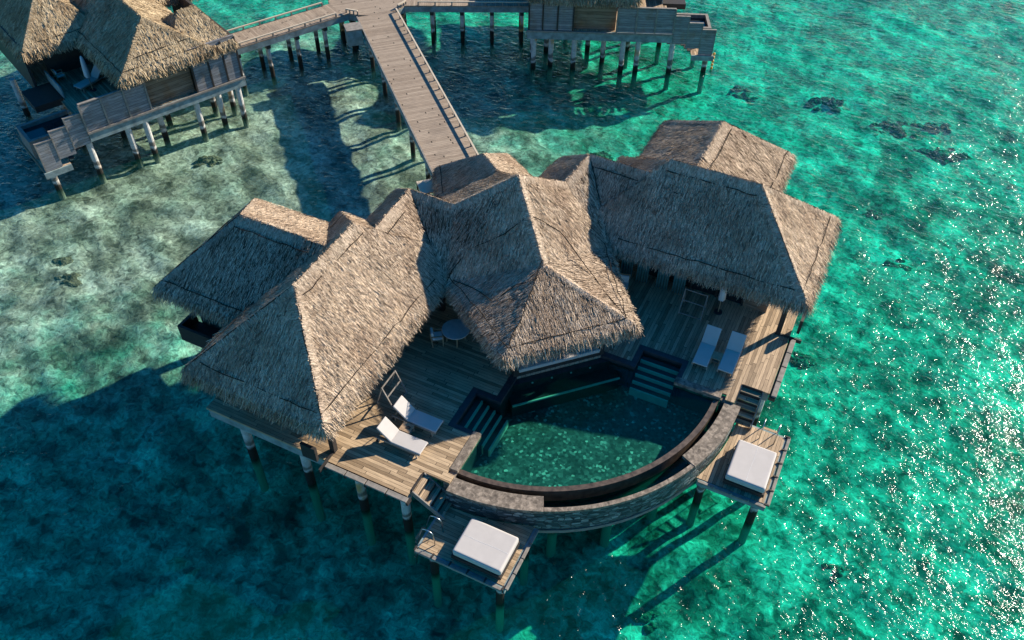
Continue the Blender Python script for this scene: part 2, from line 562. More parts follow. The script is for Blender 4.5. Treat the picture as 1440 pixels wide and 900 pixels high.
def blades(base, along, nrm, length, w0, w1, roll):
    """flat straw bundles: quads from base, pointing along, facing nrm rolled by roll"""
    side = np.cross(along, nrm)
    side /= np.linalg.norm(side, axis=1)[:, None] + 1e-9
    n2 = np.cross(side, along)
    c, s = np.cos(roll)[:, None], np.sin(roll)[:, None]
    sd = side * c + n2 * s
    tip = base + along * length[:, None]
    v = np.stack([base - sd * w0[:, None] / 2, base + sd * w0[:, None] / 2, tip + sd * w1[:, None] / 2, tip - sd * w1[:, None] / 2], 1)
    return v.reshape(-1, 3)

def plane_of(poly):
    P = np.array(poly, float)
    n = np.zeros(3)
    for i in range(len(P)):
        a, b = P[i], P[(i + 1) % len(P)]
        n += np.cross(a, b)
    n /= np.linalg.norm(n)
    if n[2] < 0: n = -n
    d = np.array([n[0] * n[2], n[1] * n[2], n[2] ** 2 - 1])
    d = d / (np.linalg.norm(d) + 1e-9)      # downslope
    return P, n, d

def thatch(polys, eaves, parent, mat='thatch', dens=270, T=None, blade=(0.18, 0.36), width=(0.014, 0.036), thick=0.28, fringe=130, fl=(0.28, 0.52), world=True, caps=(), ropes=(), lift=0.0):
    V, F = [], []
    def put(v, f):
        b = sum(len(a) for a in V)
        V.append(np.array(v, float)); F.append(np.array(f) + b)
    slab_v, slab_f = [], []
    for poly in polys:
        P, n, d = plane_of(poly)
        ar2 = 0
        b = len(slab_v)
        order = list(range(len(P)))
        if np.dot(np.cross(P[1] - P[0], P[2] - P[0]), n) < 0: order = order[::-1]
        slab_v += [tuple(p) for p in P]
        slab_v += [tuple(p - np.array([0, 0, thick])) for p in P]
        slab_f.append([b + i for i in order])
        slab_f.append([b + len(P) + i for i in order[::-1]])
        for i in range(len(P)):
            j = (i + 1) % len(P)
            slab_f.append([b + i, b + len(P) + i, b + len(P) + j, b + j])
        # straw on the slope
        for t in range(1, len(P) - 1):
            A, B, C_ = P[0], P[t], P[t + 1]
            area = 0.5 * np.linalg.norm(np.cross(B - A, C_ - A))
            N = int(area * dens)
            if N < 1: continue
            r1, r2 = np.sqrt(rng.random(N)), rng.random(N)
            p = (1 - r1)[:, None] * A + (r1 * (1 - r2))[:, None] * B + (r1 * r2)[:, None] * C_
            L = rng.uniform(blade[0], blade[1], N)
            h = 0.04 + 0.035 * clump(p)
            tilt = rng.normal(0.0, 0.035, N)
            latv = np.cross(n, d)
            lat = rng.normal(0, 0.13, N)
            al = d[None] + latv[None] * lat[:, None] + n[None] * tilt[:, None]
            al /= np.linalg.norm(al, axis=1)[:, None]
            base = p - al * (L * 0.5)[:, None] + n[None] * (h + rng.uniform(0, 0.03, N))[:, None]
            w = rng.uniform(width[0], width[1], N)
            v = blades(base, al, np.repeat(n[None], N, 0), L, w, w * rng.uniform(0.25, 0.8, N), rng.normal(0, 0.13, N))
            put(v, np.arange(4 * N).reshape(-1, 4))
    for a, b_, out in eaves:
        a, b_ = np.array(a, float), np.array(b_, float)
        ln = np.linalg.norm(b_ - a)
        out = np.array(out, float)
        for layer in range(3):
            N = int(ln * fringe)
            t = rng.random(N)
            p = a + (b_ - a) * t[:, None]
            bunch = np.sin(t * ln * 5.3 + layer) * np.sin(t * ln * 2.1 + 2 * layer)
            p = p - out[None] * rng.uniform(-0.02, 0.30, N)[:, None] + np.array([0, 0, 0.10 - 0.10 * layer])
            edge = (b_ - a) / ln
            al = out[None] * rng.uniform(0.45, 0.85, N)[:, None] + np.array([0, 0, -1.0])[None] * rng.uniform(0.55, 1.0, N)[:, None] + edge[None] * rng.normal(0, 0.22, N)[:, None]
            al /= np.linalg.norm(al, axis=1)[:, None]
            L = rng.uniform(fl[0], fl[1], N) * (1 + 0.12 * bunch)
            nn = np.cross(edge, np.array([0, 0, 1.0])); 
            if np.dot(nn, out) < 0: nn = -nn
            nn = nn + np.array([0, 0, 0.8]); nn /= np.linalg.norm(nn)
            w = rng.uniform(width[0], width[1], N)
            v = blades(p, al, np.repeat(nn[None], N, 0), L, w, w * rng.uniform(0.15, 0.6, N), rng.normal(0, 0.6, N))
            put(v, np.arange(4 * N).reshape(-1, 4))
    nv = sum(len(a) for a in V)
    verts = np.concatenate(V + [np.array(slab_v)], 0)
    faces = np.concatenate(F, 0).tolist() + [[i + nv for i in f] for f in slab_f]
    mb = MB(T)
    if T is not None:
        verts = np.array([T(p) for p in verts])
        faces = [f[::-1] for f in faces]
    mb.T = None
    mb.v = verts; mb.f = faces
    roof = mb.build('thatch_roof', MAT[mat], parent, world=world, fix=False)
    cap_mat = 'thatch_cap' if mat == 'thatch' else mat
    for a, b_, wl in caps:      # straw rolls laid over ridges and hips
        ridge_cap(a, b_, wl, roof, cap_mat, T, world, polys)
    for path in ropes:
        rope(path, roof, T, world)
    return roof

def ridge_cap(a, b, w, roof, mat, T, world, polys):
    a, b = np.array(a, float), np.array(b, float)
    d = (b - a); ln = np.linalg.norm(d); d /= ln
    side = np.cross(d, [0, 0, 1]); side /= np.linalg.norm(side)
    mid = (a + b) / 2
    wings = {}
    for poly in polys:
        P, n, dn = plane_of(poly)
        if abs(np.dot(a - P[0], n)) < 0.12 and abs(np.dot(b - P[0], n)) < 0.12:
            sg = 1 if np.dot(P.mean(0) - mid, side) > 0 else -1
            q = np.cross(n, d); q *= np.sign(np.dot(q, side)) * sg
            wings.setdefault(sg, (q / np.linalg.norm(q), n))
    for sg in (1, -1):
        if sg not in wings:
            q = side * sg * 0.8 + np.array([0, 0, -0.6]); n = side * sg * 0.6 + np.array([0, 0, 0.8])
            wings[sg] = (q, n)
    V, F, cnt = [], [], 0
    for sg in (1, -1):
        q, n = wings[sg]
        N = int(ln * w * 620)
        t, u = rng.random(N), rng.uniform(0.02, 0.95, N)
        thick = 0.085 * (1 - 0.45 * u)
        p = a + d * (t * ln)[:, None] + q[None] * (u * w)[:, None] + n[None] * (thick + rng.uniform(0, 0.022, N))[:, None]
        al = q[None] + d[None] * rng.normal(0, 0.22, N)[:, None] - n[None] * 0.05
        al /= np.linalg.norm(al, axis=1)[:, None]
        L = rng.uniform(0.14, 0.26, N) * min(1, w / 0.3)
        wd = rng.uniform(0.014, 0.034, N)
        V.append(blades(p - al * (L * 0.4)[:, None], al, np.repeat(n[None], N, 0), L, wd, wd * 0.7, rng.normal(0, 0.12, N)))
        F += (np.arange(4 * N).reshape(-1, 4) + cnt).tolist(); cnt += 4 * N
        K = max(3, int(ln / 0.4))
        core = []
        for i in range(K + 1):
            c = a + d * ln * i / K
            wob = rng.normal(0, 0.012)
            core += [c + np.array([0, 0, 0.085 + wob]), c + q * w * 0.5 + n * (0.06 + wob), c + q * w + n * 0.02, c + q * w - n * 0.05]
        V.append(np.array(core))
        for i in range(K):
            for k in range(3):
                m_ = cnt + i * 4 + k
                F.append([m_, m_ + 1, m_ + 5, m_ + 4] if sg > 0 else [m_, m_ + 4, m_ + 5, m_ + 1])
        cnt += len(core)
    allv = np.concatenate(V, 0)
    if T is not None:
        allv = np.array([T(q_) for q_ in allv]); F = [f[::-1] for f in F]
    mb = MB(); mb.v = allv; mb.f = F
    return mb.build('ridge_cap', MAT[mat], roof, world=world, fix=False)

def rope(path, roof, T, world, r=0.019):
    pts = []
    for i in range(len(path) - 1):
        a, b = np.array(path[i], float), np.array(path[i + 1], float)
        n = max(2, int(np.linalg.norm(b - a) / 0.45))
        for j in range(n):
            q = a + (b - a) * j / n
            pts.append(q + rng.normal(0, 0.022, 3) + np.array([0, 0, 0.095]))
    pts.append(np.array(path[-1], float) + np.array([0, 0, 0.095]))
    mb = MB(T)
    mb.tube(pts, r, 5)
    return mb.build('lashing_rope', MAT['rope'], roof, world=world, fix=False)

def lerp(a, b, t):
    return tuple(np.array(a, float) + (np.array(b, float) - np.array(a, float)) * t)

def hip_roof(x0, x1, y0, y1, ze, zr, axis, run0, run1):
    """hip roof polygons over a rectangle; ridge along axis ('x' or 'y')"""
    if axis == 'y':
        xm = (x0 + x1) / 2
        A, B = (xm, y0 + run0, zr), (xm, y1 - run1, zr)
        c = [(x0, y0, ze), (x1, y0, ze), (x1, y1, ze), (x0, y1, ze)]
        polys = [[c[0], c[1], A], [c[1], c[2], B, A], [c[2], c[3], B], [c[3], c[0], A, B]]
        ev = [(c[0], c[1], (0, -1, 0)), (c[1], c[2], (1, 0, 0)), (c[2], c[3], (0, 1, 0)), (c[3], c[0], (-1, 0, 0))]
        hips = [(c[0], A), (c[1], A), (c[2], B), (c[3], B)]
    else:
        ym = (y0 + y1) / 2
        A, B = (x0 + run0, ym, zr), (x1 - run1, ym, zr)
        c = [(x0, y0, ze), (x1, y0, ze), (x1, y1, ze), (x0, y1, ze)]
        polys = [[c[0], c[1], B, A], [c[1], c[2], B], [c[2], c[3], A, B], [c[3], c[0], A]]
        ev = [(c[0], c[1], (0, -1, 0)), (c[1], c[2], (1, 0, 0)), (c[2], c[3], (0, 1, 0)), (c[3], c[0], (-1, 0, 0))]
        hips = [(c[0], A), (c[3], A), (c[1], B), (c[2], B)]
    return polys, ev, c, A, B, hips

def eave_rope(a, b, ta, tb, t=0.10):
    """line parallel to the eave a-b a little up slope towards ta, tb"""
    return [lerp(a, ta, t), lerp(b, tb, t)]

# ================================================================== SETTING: seabed, sea
def grid_sheet(name, mat, x, y, zf, kind):
    X, Y = np.meshgrid(x, y, indexing='ij')
    Z = zf(X, Y)
    v = np.stack([X, Y, Z], -1).reshape(-1, 3)
    nx, ny = len(x), len(y)
    i = np.arange(nx * ny).reshape(nx, ny)
    f = np.stack([i[:-1, :-1], i[1:, :-1], i[1:, 1:], i[:-1, 1:]], -1).reshape(-1, 4)
    me = bpy.data.meshes.new(name)
    me.from_pydata(v.tolist(), [], f.tolist())
    me.polygons.foreach_set('use_smooth', [True] * len(me.polygons))
    me.materials.append(MAT[mat])
    o = bpy.data.objects.new(name, me)
    COL.objects.link(o)
    o['kind'] = kind
    return o

def axis_pts(lo, hi, st, far=1600):
    c = list(np.arange(lo, hi + st / 2, st))
    g = []
    d, p = st * 2, lo
    while p > -far:
        p -= d; g.append(p); d *= 1.6
    h = []
    d, p = st * 2, hi
    while p < far:
        p += d; h.append(p); d *= 1.6
    return np.array(g[::-1] + c + h)

def waves(X, Y):
    r = np.random.default_rng(5)
    z = np.zeros_like(X)
    for i in range(34):
        lam = 0.9 * (1.10 ** i) * 0.9
        lam = min(lam, 9.0)
        th = math.radians(60) + r.normal(0, 0.75)
        kx, ky = math.cos(th) * 2 * math.pi / lam, math.sin(th) * 2 * math.pi / lam
        z += 0.0035 * lam ** 0.62 * np.sin(kx * X + ky * Y + r.uniform(0, 6.28))
    m_ = np.exp(-np.clip((np.hypot(X + 25, Y - 25) - 75) / 30, 0, 10))
    return z * m_

def bottom(X, Y):
    c_, s_ = math.cos(math.radians(32)), math.sin(math.radians(32))
    dx, dy = X + 37.0, Y - 15.0
    d = np.hypot((dx * c_ + dy * s_) / 27.0, (-dx * s_ + dy * c_) / 19.0)
    t = np.clip((d - 0.5) / 0.9, 0, 1)
    t = t * t * (3 - 2 * t)
    w_ = np.exp(-((X + 15) ** 2 + (Y + 6) ** 2) / 14.0 ** 2)
    z = -0.7 - (0.9 + 1.5 * w_) * t + 0.07 * np.sin(X * 2.3 + 2.0 * np.sin(Y * 0.8)) * np.sin(Y * 2.1 + 1.7 * np.sin(X * 0.9)) + 0.075 * np.sin(X * 1.1 + 1.5 * np.sin(Y * 1.3)) * np.sin(Y * 0.9 + np.sin(X * 1.4)) + 0.08 * np.sin(X * 0.41 + 1.2 * np.sin(Y * 0.23)) * np.sin(Y * 0.37 + np.sin(X * 0.29))
    z = z + 0.05 * np.sin(X * 1.7 + Y * 0.9) * np.sin(Y * 1.3 - X * 0.6)
    return np.minimum(z, -0.45)

grid_sheet('seabed', 'seabed', axis_pts(-75, 25, 0.3), axis_pts(-22, 75, 0.3), bottom, 'structure')
grid_sheet('sea', 'sea', axis_pts(-70, 22, 0.25), axis_pts(-16, 70, 0.25), waves, 'structure')

# ================================================================== MAIN VILLA
ZD = 2.9                                         # deck level
villa = empty('overwater_villa', (-13.0, 10.0, 0), 0, 'large thatched villa on piles in the middle, with two hipped wings around a curved pool', 'villa')

def part(mb, name, mat, parent=villa, **kw):
    return mb.build(name, mat, parent, world=True, **kw)

EZ = 5.38
for T in (None, MIR):
    # wing
    polys, ev, c, A, B, hips = hip_roof(-20.6, -13.9, -0.72, 10.4, EZ, 8.38, 'y', 3.55, 3.4)
    caps = [(A, B, 0.42), (lerp(c[1], A, 0.06), A, 0.26), (lerp(c[0], A, 0.06), A, 0.24)]
    ropes = [eave_rope(c[0], c[1], A, A, 0.11), [lerp(c[1], A, 0.11), lerp(lerp(c[1], c[2], 0.80), B, 0.08)],
             [lerp(c[3], B, 0.3), lerp(c[0], A, 0.10)],
             [lerp(c[1], A, 0.08), lerp(c[1], A, 0.5), lerp(A, c[1], 0.04)],
             [lerp(c[0], A, 0.1), lerp(A, c[0], 0.04)]]
    e2 = np.array([0.42, 0, -0.37])
    ropes.append([tuple(np.array(A) + e2), tuple(np.array(B) + e2)])
    thatch(polys, ev[:2] + ev[3:], villa, T=T, caps=caps, ropes=ropes)
    # connector between wing and centre
    S_, P_ = (-16.65, 6.2, 7.80), (-16.85, 10.75, 7.72)
    V_, Q_ = (-13.85, 8.35, 5.32), (-14.72, 11.0, 7.42)
    H_, H0, G_ = (-19.2, 13.1, 5.35), (-19.2, 6.2, 5.35), (-16.9, 13.4, 5.35)
    K_, A_ = (-12.31, 12.31, 8.95), (-9.92, 9.92, 6.72)
    polys = [[(-13.88, 6.2, 5.36), V_, P_, S_], [S_, P_, H_, H0], [P_, Q_, G_, H_], [V_, Q_, P_]]
    thatch(polys, [(H_, H0, (-1, 0, 0)), (G_, H_, (0, 1, 0))], villa, T=T,
           caps=[(S_, P_, 0.34), (P_, Q_, 0.30), (lerp(P_, H_, 0.02), lerp(P_, H_, 0.9), 0.2)],
           ropes=[[lerp(V_, P_, 0.05), lerp(V_, P_, 0.5), lerp(V_, P_, 0.95)],
                  [tuple(np.array(S_) + e2), tuple(np.array(P_) + e2 * 0.9)]])
    # annex behind the wing
    polys, ev, c, A, B, hips = hip_roof(-24.8, -15.4, 2.4, 9.4, 5.4, 7.75, 'x', 2.45, 2.4)
    thatch([polys[0], polys[2], polys[3]], [ev[0], ev[2], ev[3]], villa, T=T, caps=[(A, lerp(A, B, 0.75), 0.40), (lerp(c[0], A, 0.06), A, 0.2), (lerp(c[3], A, 0.06), A, 0.2)],
           ropes=[eave_rope(c[0], c[1], A, B, 0.10), eave_rope(c[3], c[0], A, A, 0.12), [lerp(c[0], A, 0.1), A],
                  [tuple(np.array(A) + [0, -0.5, -0.3]), tuple(np.array(lerp(A, B, 0.8)) + [0, -0.5, -0.3])]])
# centre pavilion (straddles the axis)
Vl, Vr = V_, MIR(V_)
Ql, Qr = Q_, MIR(Q_)
Ml = (-11.75, 6.95, 5.28); Mr = MIR(Ml)
Cl = (-9.60, 5.40, 5.35); Cr = MIR(Cl)
El = (-17.2, 13.75, 5.2); Er = MIR(El)
J_ = (-14.2, 14.2, 7.35)
polys = [[Vl, K_, Ql], [Vl, A_, K_], [Vl, Ml, A_], [Ml, Cl, A_], [Cl, Cr, A_],
         [Vr, K_, Qr], [Vr, A_, K_], [Vr, Mr, A_], [Mr, Cr, A_],
         [Ql, K_, J_], [Ql, J_, El], [Ql, El, G_], [Qr, K_, J_], [Qr, J_, Er], [Qr, Er, MIR(G_)]]
d45 = math.sqrt(0.5)
ev = [(Vl, Ml, (-d45, -d45, 0)), (Ml, Cl, (-d45, -d45, 0)), (Cl, Cr, (d45, -d45, 0)), (Cr, Mr, (d45, d45, 0)), (Mr, Vr, (d45, d45, 0)), (El, G_, (-0.5, 0.8, 0)), (Er, MIR(G_), (-0.8, 0.5, 0))]
ropes = [[lerp(Cl, A_, 0.12), lerp(Cr, A_, 0.12)], [lerp(Vl, K_, 0.05), lerp(Ml, K_, 0.08), lerp(Cl, A_, 0.12)], [lerp(Vr, K_, 0.05), lerp(Mr, K_, 0.08), lerp(Cr, A_, 0.12)],
         [lerp(Vl, K_, 0.02), lerp(Vl, K_, 0.3), lerp(lerp(Vl, A_, 0.5), K_, 0.4), lerp(A_, K_, 0.55)],
         [lerp(Vl, A_, 0.1), lerp(lerp(Vl, Ml, 0.5), A_, 0.25), lerp(Ml, A_, 0.3), lerp(Ml, A_, 0.62), lerp(Cl, A_, 0.85)],
         [lerp(A_, K_, 0.05), lerp(Cl, A_, 0.5), lerp(Cl, A_, 0.14)], [lerp(A_, K_, 0.55), lerp(lerp(Vr, A_, 0.5), K_, 0.3), lerp(Mr, A_, 0.35), lerp(Cr, A_, 0.12)]]
thatch(polys, ev, villa, caps=[(A_, K_, 0.24), (Ql, K_, 0.28), (Qr, K_, 0.28), (lerp(Cr, A_, 0.05), A_, 0.16)], ropes=ropes)
# entry roof
Bk = (-15.75, 15.75, 6.85)
Ebl = (-18.5, 15.75, 5.15); Ebr = MIR(Ebl)
thatch([[J_, Bk, Ebl, El], [J_, Bk, Ebr, Er], [Bk, Ebr, Ebl]], [(Ebl, El, (-d45, -d45, 0)), (Ebr, Er, (d45, d45, 0)), (Ebl, Ebr, (-d45, d45, 0))], villa,
       caps=[(Bk, J_, 0.3), (lerp(Ebl, Bk, 0.06), Bk, 0.2), (lerp(Ebr, Bk, 0.06), Bk, 0.2)], ropes=[[lerp(Ebl, Bk, 0.1), lerp(El, J_, 0.08)]])

# decks
PC = (-9.6, 9.6)                                  # centre of the pool arc
for T, dm in ((None, 'deck_x'), (MIR, 'deck_y')):
    mb = MB(T)
    mb.prism([(-20.4, -0.42), (-10.78, -0.42), (-10.78, 0.80), (-9.62, 0.80), (-9.62, 1.20), (-9.92, 1.20), (-9.92, 3.22), (-11.02, 3.22), (-11.02, 5.50), (-9.90, 5.50), (-9.90, 6.90), (-12.9, 12.9), (-17.2, 13.0), (-20.4, 9.2)], ZD - 0.10, ZD)
    part(mb, 'sun_deck', dm)
    # sub frame
    mb = MB(T)
    mb.box(-20.3, -10.80, -0.40, -0.22, ZD - 0.55, ZD - 0.104)
    mb.box(-10.98, -10.80, -0.22, 3.2, ZD - 0.55, ZD - 0.104)
    mb.box(-20.3, -20.1, -0.22, 9.2, ZD - 0.55, ZD - 0.104)
    for y in (2.6, 5.6, 8.6):
        mb.box(-20.1, -10.98, y, y + 0.18, ZD - 0.5, ZD - 0.104)
    part(mb, 'floor_beam', 'teal_fascia')
    # low edge rail: plank on blocks just outside the boards
    mb = MB(T)
    for i in range(4):
        x = -14.35 + i * 0.93
        mb.box(x + 0.02, x + 0.90, -0.72, -0.50, ZD - 0.02, ZD + 0.06)
    part(mb, 'edge_rail', 'grey_wood', bevel=0.012)
    mb = MB(T)
    for i in range(5):
        x = -14.35 + i * 0.93
        mb.box(x - 0.06, x + 0.04, -0.70, -0.425, ZD - 0.20, ZD - 0.02)
    mb.box(-14.4, -10.8, -0.50, -0.425, ZD - 0.16, ZD - 0.03)
    mb.box(-14.45, -14.37, -0.95, 0.1, ZD - 0.12, ZD + 0.08)
    part(mb, 'rail_block', 'dark_wood')
    for px_, py_ in ((-18.9, -0.1), (-15.9, -0.1), (-13.2, -0.15), (-11.1, -0.15), (-18.9, 3.6), (-15.2, 3.8), (-19.6, 7.4), (-14, 8), (-12.0, 3.2), (-23.4, 3.6), (-23.4, 8.2), (-17.5, 12)):
        mb = MB(T)
        mb.cyl((px_, py_, -3.6), (px_, py_, ZD - 0.5), 0.19, n=14)
        part(mb, 'pile', 'pile', smooth=False)
    # wing walls
    mb = MB(T)
    mb.box(-19.6, -19.45, 0.95, 8.5, ZD, EZ + 0.4)          # rear wall
    mb.box(-19.45, -15.6, 0.95, 1.10, ZD, EZ + 0.4)         # end wall
    mb.box(-15.65, -15.5, 0.95, 2.1, ZD, EZ + 0.5)
    mb.box(-15.65, -15.5, 7.2, 9.8, ZD, EZ + 0.5)
    part(mb, 'wall', 'brown_panel')
    mb = MB(T)
    mb.box(-15.60, -15.56, 2.1, 7.2, ZD, EZ + 0.3)
    part(mb, 'glass_door', 'dark_glass')
    mb = MB(T)
    for y in (2.1, 3.35, 4.6, 5.85, 7.2):
        mb.box(-15.56, -15.46, y - 0.05, y + 0.05, ZD, EZ + 0.3)
    part(mb, 'door_frame', 'dark_wood')
    for y in (4.75, 5.55, 6.55, 7.35):                      # drawn curtains
        mb = MB(T)
        pts = []
        n = 14
        for i in range(n + 1):
            pts.append((-14.85 + 0.06 * math.sin(i * 1.9), y + 0.55 * i / n))
        vs = [(p[0], p[1], ZD + 0.06) for p in pts] + [(p[0], p[1], EZ + 0.3) for p in pts]
        mb.add(vs, [(i, i + 1, n + 2 + i, n + 1 + i) for i in range(n)])
        ob = part(mb, 'curtain', 'curtain', smooth=True)
        md = ob.modifiers.new('thickness', 'SOLIDIFY'); md.thickness = 0.012
    for px_, py_ in ((-14.45, 0.12), (-14.45, 9.0), (-18.9, 0.3)):
        mb = MB(T)
        mb.box(px_ - 0.11, px_ + 0.11, py_ - 0.11, py_ + 0.11, ZD, EZ + 0.35)
        part(mb, 'roof_post', 'dark_wood')
    # annex body and its little bath deck
    mb = MB(T)
    mb.box(-23.9, -20.5, 3.5, 8.6, ZD - 0.35, 5.6)
    part(mb, 'annex_wall', 'brown_panel')
    mb = MB(T)
    mb.box(-24.2, -20.6, 2.4, 3.46, ZD - 0.4, ZD - 0.1)
    mb.box(-24.2, -24.06, 2.4, 3.46, ZD - 0.1, ZD + 0.5)
    mb.box(-24.06, -20.6, 2.4, 2.52, ZD - 0.1, ZD + 0.5)
    part(mb, 'bath_deck', 'dark_wood')
    # corner screen at the wing's end
    mb = MB(T)
    mb.box(-15.3, -14.62, -0.75, -0.62, ZD + 0.2, ZD + 1.0)
    part(mb, 'corner_screen', 'dark_wood')
# centre pavilion: floor slab, window seat, posts, pool-side wall
ax = lambda s, t, z: ((s * d45 - t * d45), (s * d45 + t * d45), z)      # axis frame: s to the right, t away
def axbox(mb, s0, s1, t0, t1, z0, z1):
    q = [ax(s0, t0, 0)[:2], ax(s1, t0, 0)[:2], ax(s1, t1, 0)[:2], ax(s0, t1, 0)[:2]]
    return mb.prism([tuple(p) for p in q], z0, z1)
TF = 11.62                                        # pool-side front of the pavilion
part(axbox(MB(), -2.05, 2.05, TF, 23.5, ZD - 0.14, ZD - 0.004), 'pavilion_floor', 'walk')
part(axbox(MB(), -1.95, 1.95, TF + 0.02, TF + 0.95, ZD, ZD + 0.26), 'window_seat_base', 'dark_wood')
part(axbox(MB(), -1.88, 1.88, TF - 0.06, TF + 0.9, ZD + 0.264, ZD + 0.46), 'seat_cushion', 'cushion', bevel=0.05, seg=3)
for s in (-2.0, 2.0):
    part(axbox(MB(), s - 0.11, s + 0.11, TF, TF + 0.22, ZD, 5.6), 'roof_post', 'dark_wood')
mb = MB()
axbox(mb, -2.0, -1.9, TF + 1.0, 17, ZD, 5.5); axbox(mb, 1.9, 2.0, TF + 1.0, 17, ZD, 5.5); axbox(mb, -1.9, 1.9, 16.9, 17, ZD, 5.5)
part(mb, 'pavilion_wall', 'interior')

# ================================================================== POOL
pool = empty('swimming_pool', (-9.6, 9.6, 0), 0, 'quarter-round infinity pool clad in stone in front of the large villa', 'pool')
def pp(mb, name, mat, parent=pool, **kw):
    return mb.build(name, mat, parent, world=True, **kw)
a0, a1 = -math.pi / 2, 0.0
WZ = 2.74
def arcpts(r, n=40, b0=a0, b1=a1):
    return [(PC[0] + r * math.cos(b0 + (b1 - b0) * i / n), PC[1] + r * math.sin(b0 + (b1 - b0) * i / n)) for i in range(n + 1)]
# floor and back walls
pp(MB().prism(arcpts(7.98) + [(-6.72, 9.6), (-9.6, 6.72)], 1.30, 1.50), 'pool_floor', 'pool_floor')
pp(axbox(MB(), -2.25, 2.25, TF - 0.28, TF - 0.004, 1.3, ZD - 0.15), 'front_wall', 'dark_stone')
for T in (None, MIR):
    q = MB(T)
    q.box(-9.88, -9.604, 1.6, 3.2, 1.3, 2.6); q.box(-9.88, -9.604, 5.5, 6.88, 1.3, 2.6)
    q.box(-10.98, -9.61, 3.08, 5.46, 1.2, 1.295)
    q.box(-11.0, -10.82, 3.24, 5.48, 1.3, 2.6); q.box(-10.82, -9.604, 3.06, 3.23, 1.3, 2.6); q.box(-10.82, -9.604, 5.3, 5.48, 1.3, 2.6)
    pp(q, 'basin_wall', 'dark_stone')
    # dark stone rim round the step bay and along the pavilion corner
    q = MB(T)
    q.box(-11.02, -10.74, 3.22, 5.50, ZD - 0.29, ZD + 0.012)
    q.box(-10.74, -9.90, 5.24, 5.50, ZD - 0.29, ZD + 0.012)
    q.box(-9.90, -9.60, 5.24, 6.88, ZD - 0.29, ZD + 0.012)
    q.box(-10.74, -9.92, 3.22, 3.44, ZD - 0.29, ZD + 0.012)
    pp(q, 'bay_rim', 'dark_stone', bevel=0.01)
    q = MB(T)
    q.box(-9.92, -9.58, 1.40, 3.44, ZD - 0.29, ZD + 0.03)
    pp(q, 'coping_slab', 'stone', bevel=0.015)
    # steps
    for i in range(5):
        x = -10.42 + i * 0.30
        z = 2.58 - i * 0.16
        q = MB(T); q.box(x - 0.30, x - 0.07, 3.46, 5.22, 1.50, z)
        st = pp(q, 'pool_step', 'dark_stone')
        q = MB(T); q.box(x - 0.068, x, 3.46, 5.22, 1.50, z + 0.008)
        pp(q, 'step_edge', 'nosing', parent=st)
    b0, b1 = math.radians(-90.0), math.radians(-65.6)
    q = MB(T); q.ring(PC[0], PC[1], 8.42, 9.10, b0, b1, 2.66, 2.82, 20)
    pp(q, 'coping', 'stone')
    q = MB(T); q.box(-9.90, -9.604, 0.82, 1.385, 1.3, 2.79)
    pp(q, 'end_wall', 'stone')
# ledge under water in front of the window seat
lg = MB(); axbox(lg, -2.5, 2.5, TF - 0.95, TF - 0.284, 1.5, 2.28)
pp(lg, 'ledge', 'dark_stone')
lg = MB(); axbox(lg, -2.5, 2.5, TF - 1.02, TF - 0.955, 2.22, 2.30)
pp(lg, 'ledge_edge', 'nosing')
for s in (-1.35, -0.45, 0.45, 1.35):
    c0, c1 = ax(s, TF - 0.285, 2.62), ax(s, TF - 0.315, 2.62)
    pp(MB().cyl(c0, c1, 0.045, n=12), 'spotlight', 'lamp_lens')
pp(MB().ring(PC[0], PC[1], 7.95, 8.17, a0, a1, 1.3, 2.77, 60), 'weir_wall', 'wet_stone')
pp(MB().ring(PC[0], PC[1], 8.174, 8.90, a0, a1, 1.5, 1.95, 60), 'overflow_channel', 'dark_stone')
pp(MB().ring(PC[0], PC[1], 8.902, 9.06, a0 - 0.005, a1 + 0.005, 1.50, 2.655, 72), 'outer_wall', 'mosaic')
pp(MB().ring(PC[0], PC[1], 8.90, 9.08, math.radians(-65.5), math.radians(-24.5), 2.66, 2.80, 48), 'outer_rim', 'stone')
pp(MB().prism(arcpts(9.0) + [(-9.6, 9.6)], 1.1, 1.29), 'base_slab', 'grey_wood')
w = MB()
n = 60
wp = arcpts(7.955, n)
# flat sheet of water filling basin, step bays and ledge
w.add([(p[0], p[1], WZ) for p in wp] + [(-6.74, 9.606, WZ), (-9.606, 6.74, WZ)], [tuple(range(n + 3))])
w.add([(-10.8, 3.23, WZ), (-9.606, 3.23, WZ), (-9.606, 5.3, WZ), (-10.8, 5.3, WZ)], [(0, 1, 2, 3)])
w.add([MIR(p) for p in [(-10.8, 3.23, WZ), (-9.606, 3.23, WZ), (-9.606, 5.3, WZ), (-10.8, 5.3, WZ)]], [(3, 2, 1, 0)])
pp(w, 'pool_water', 'pool_water', fix=False)
pp(MB().ring(PC[0], PC[1], 8.176, 8.898, a0, a1, 2.10, 2.12, 60), 'channel_water', 'pool_water')
for ang in (-80, -62, -45, -28, -10):
    r = 8.0
    x, y = PC[0] + r * math.cos(math.radians(ang)), PC[1] + r * math.sin(math.radians(ang))
    pp(MB().cyl((x, y, -3.6), (x, y, 1.1), 0.2, n=14), 'pile', 'pile')

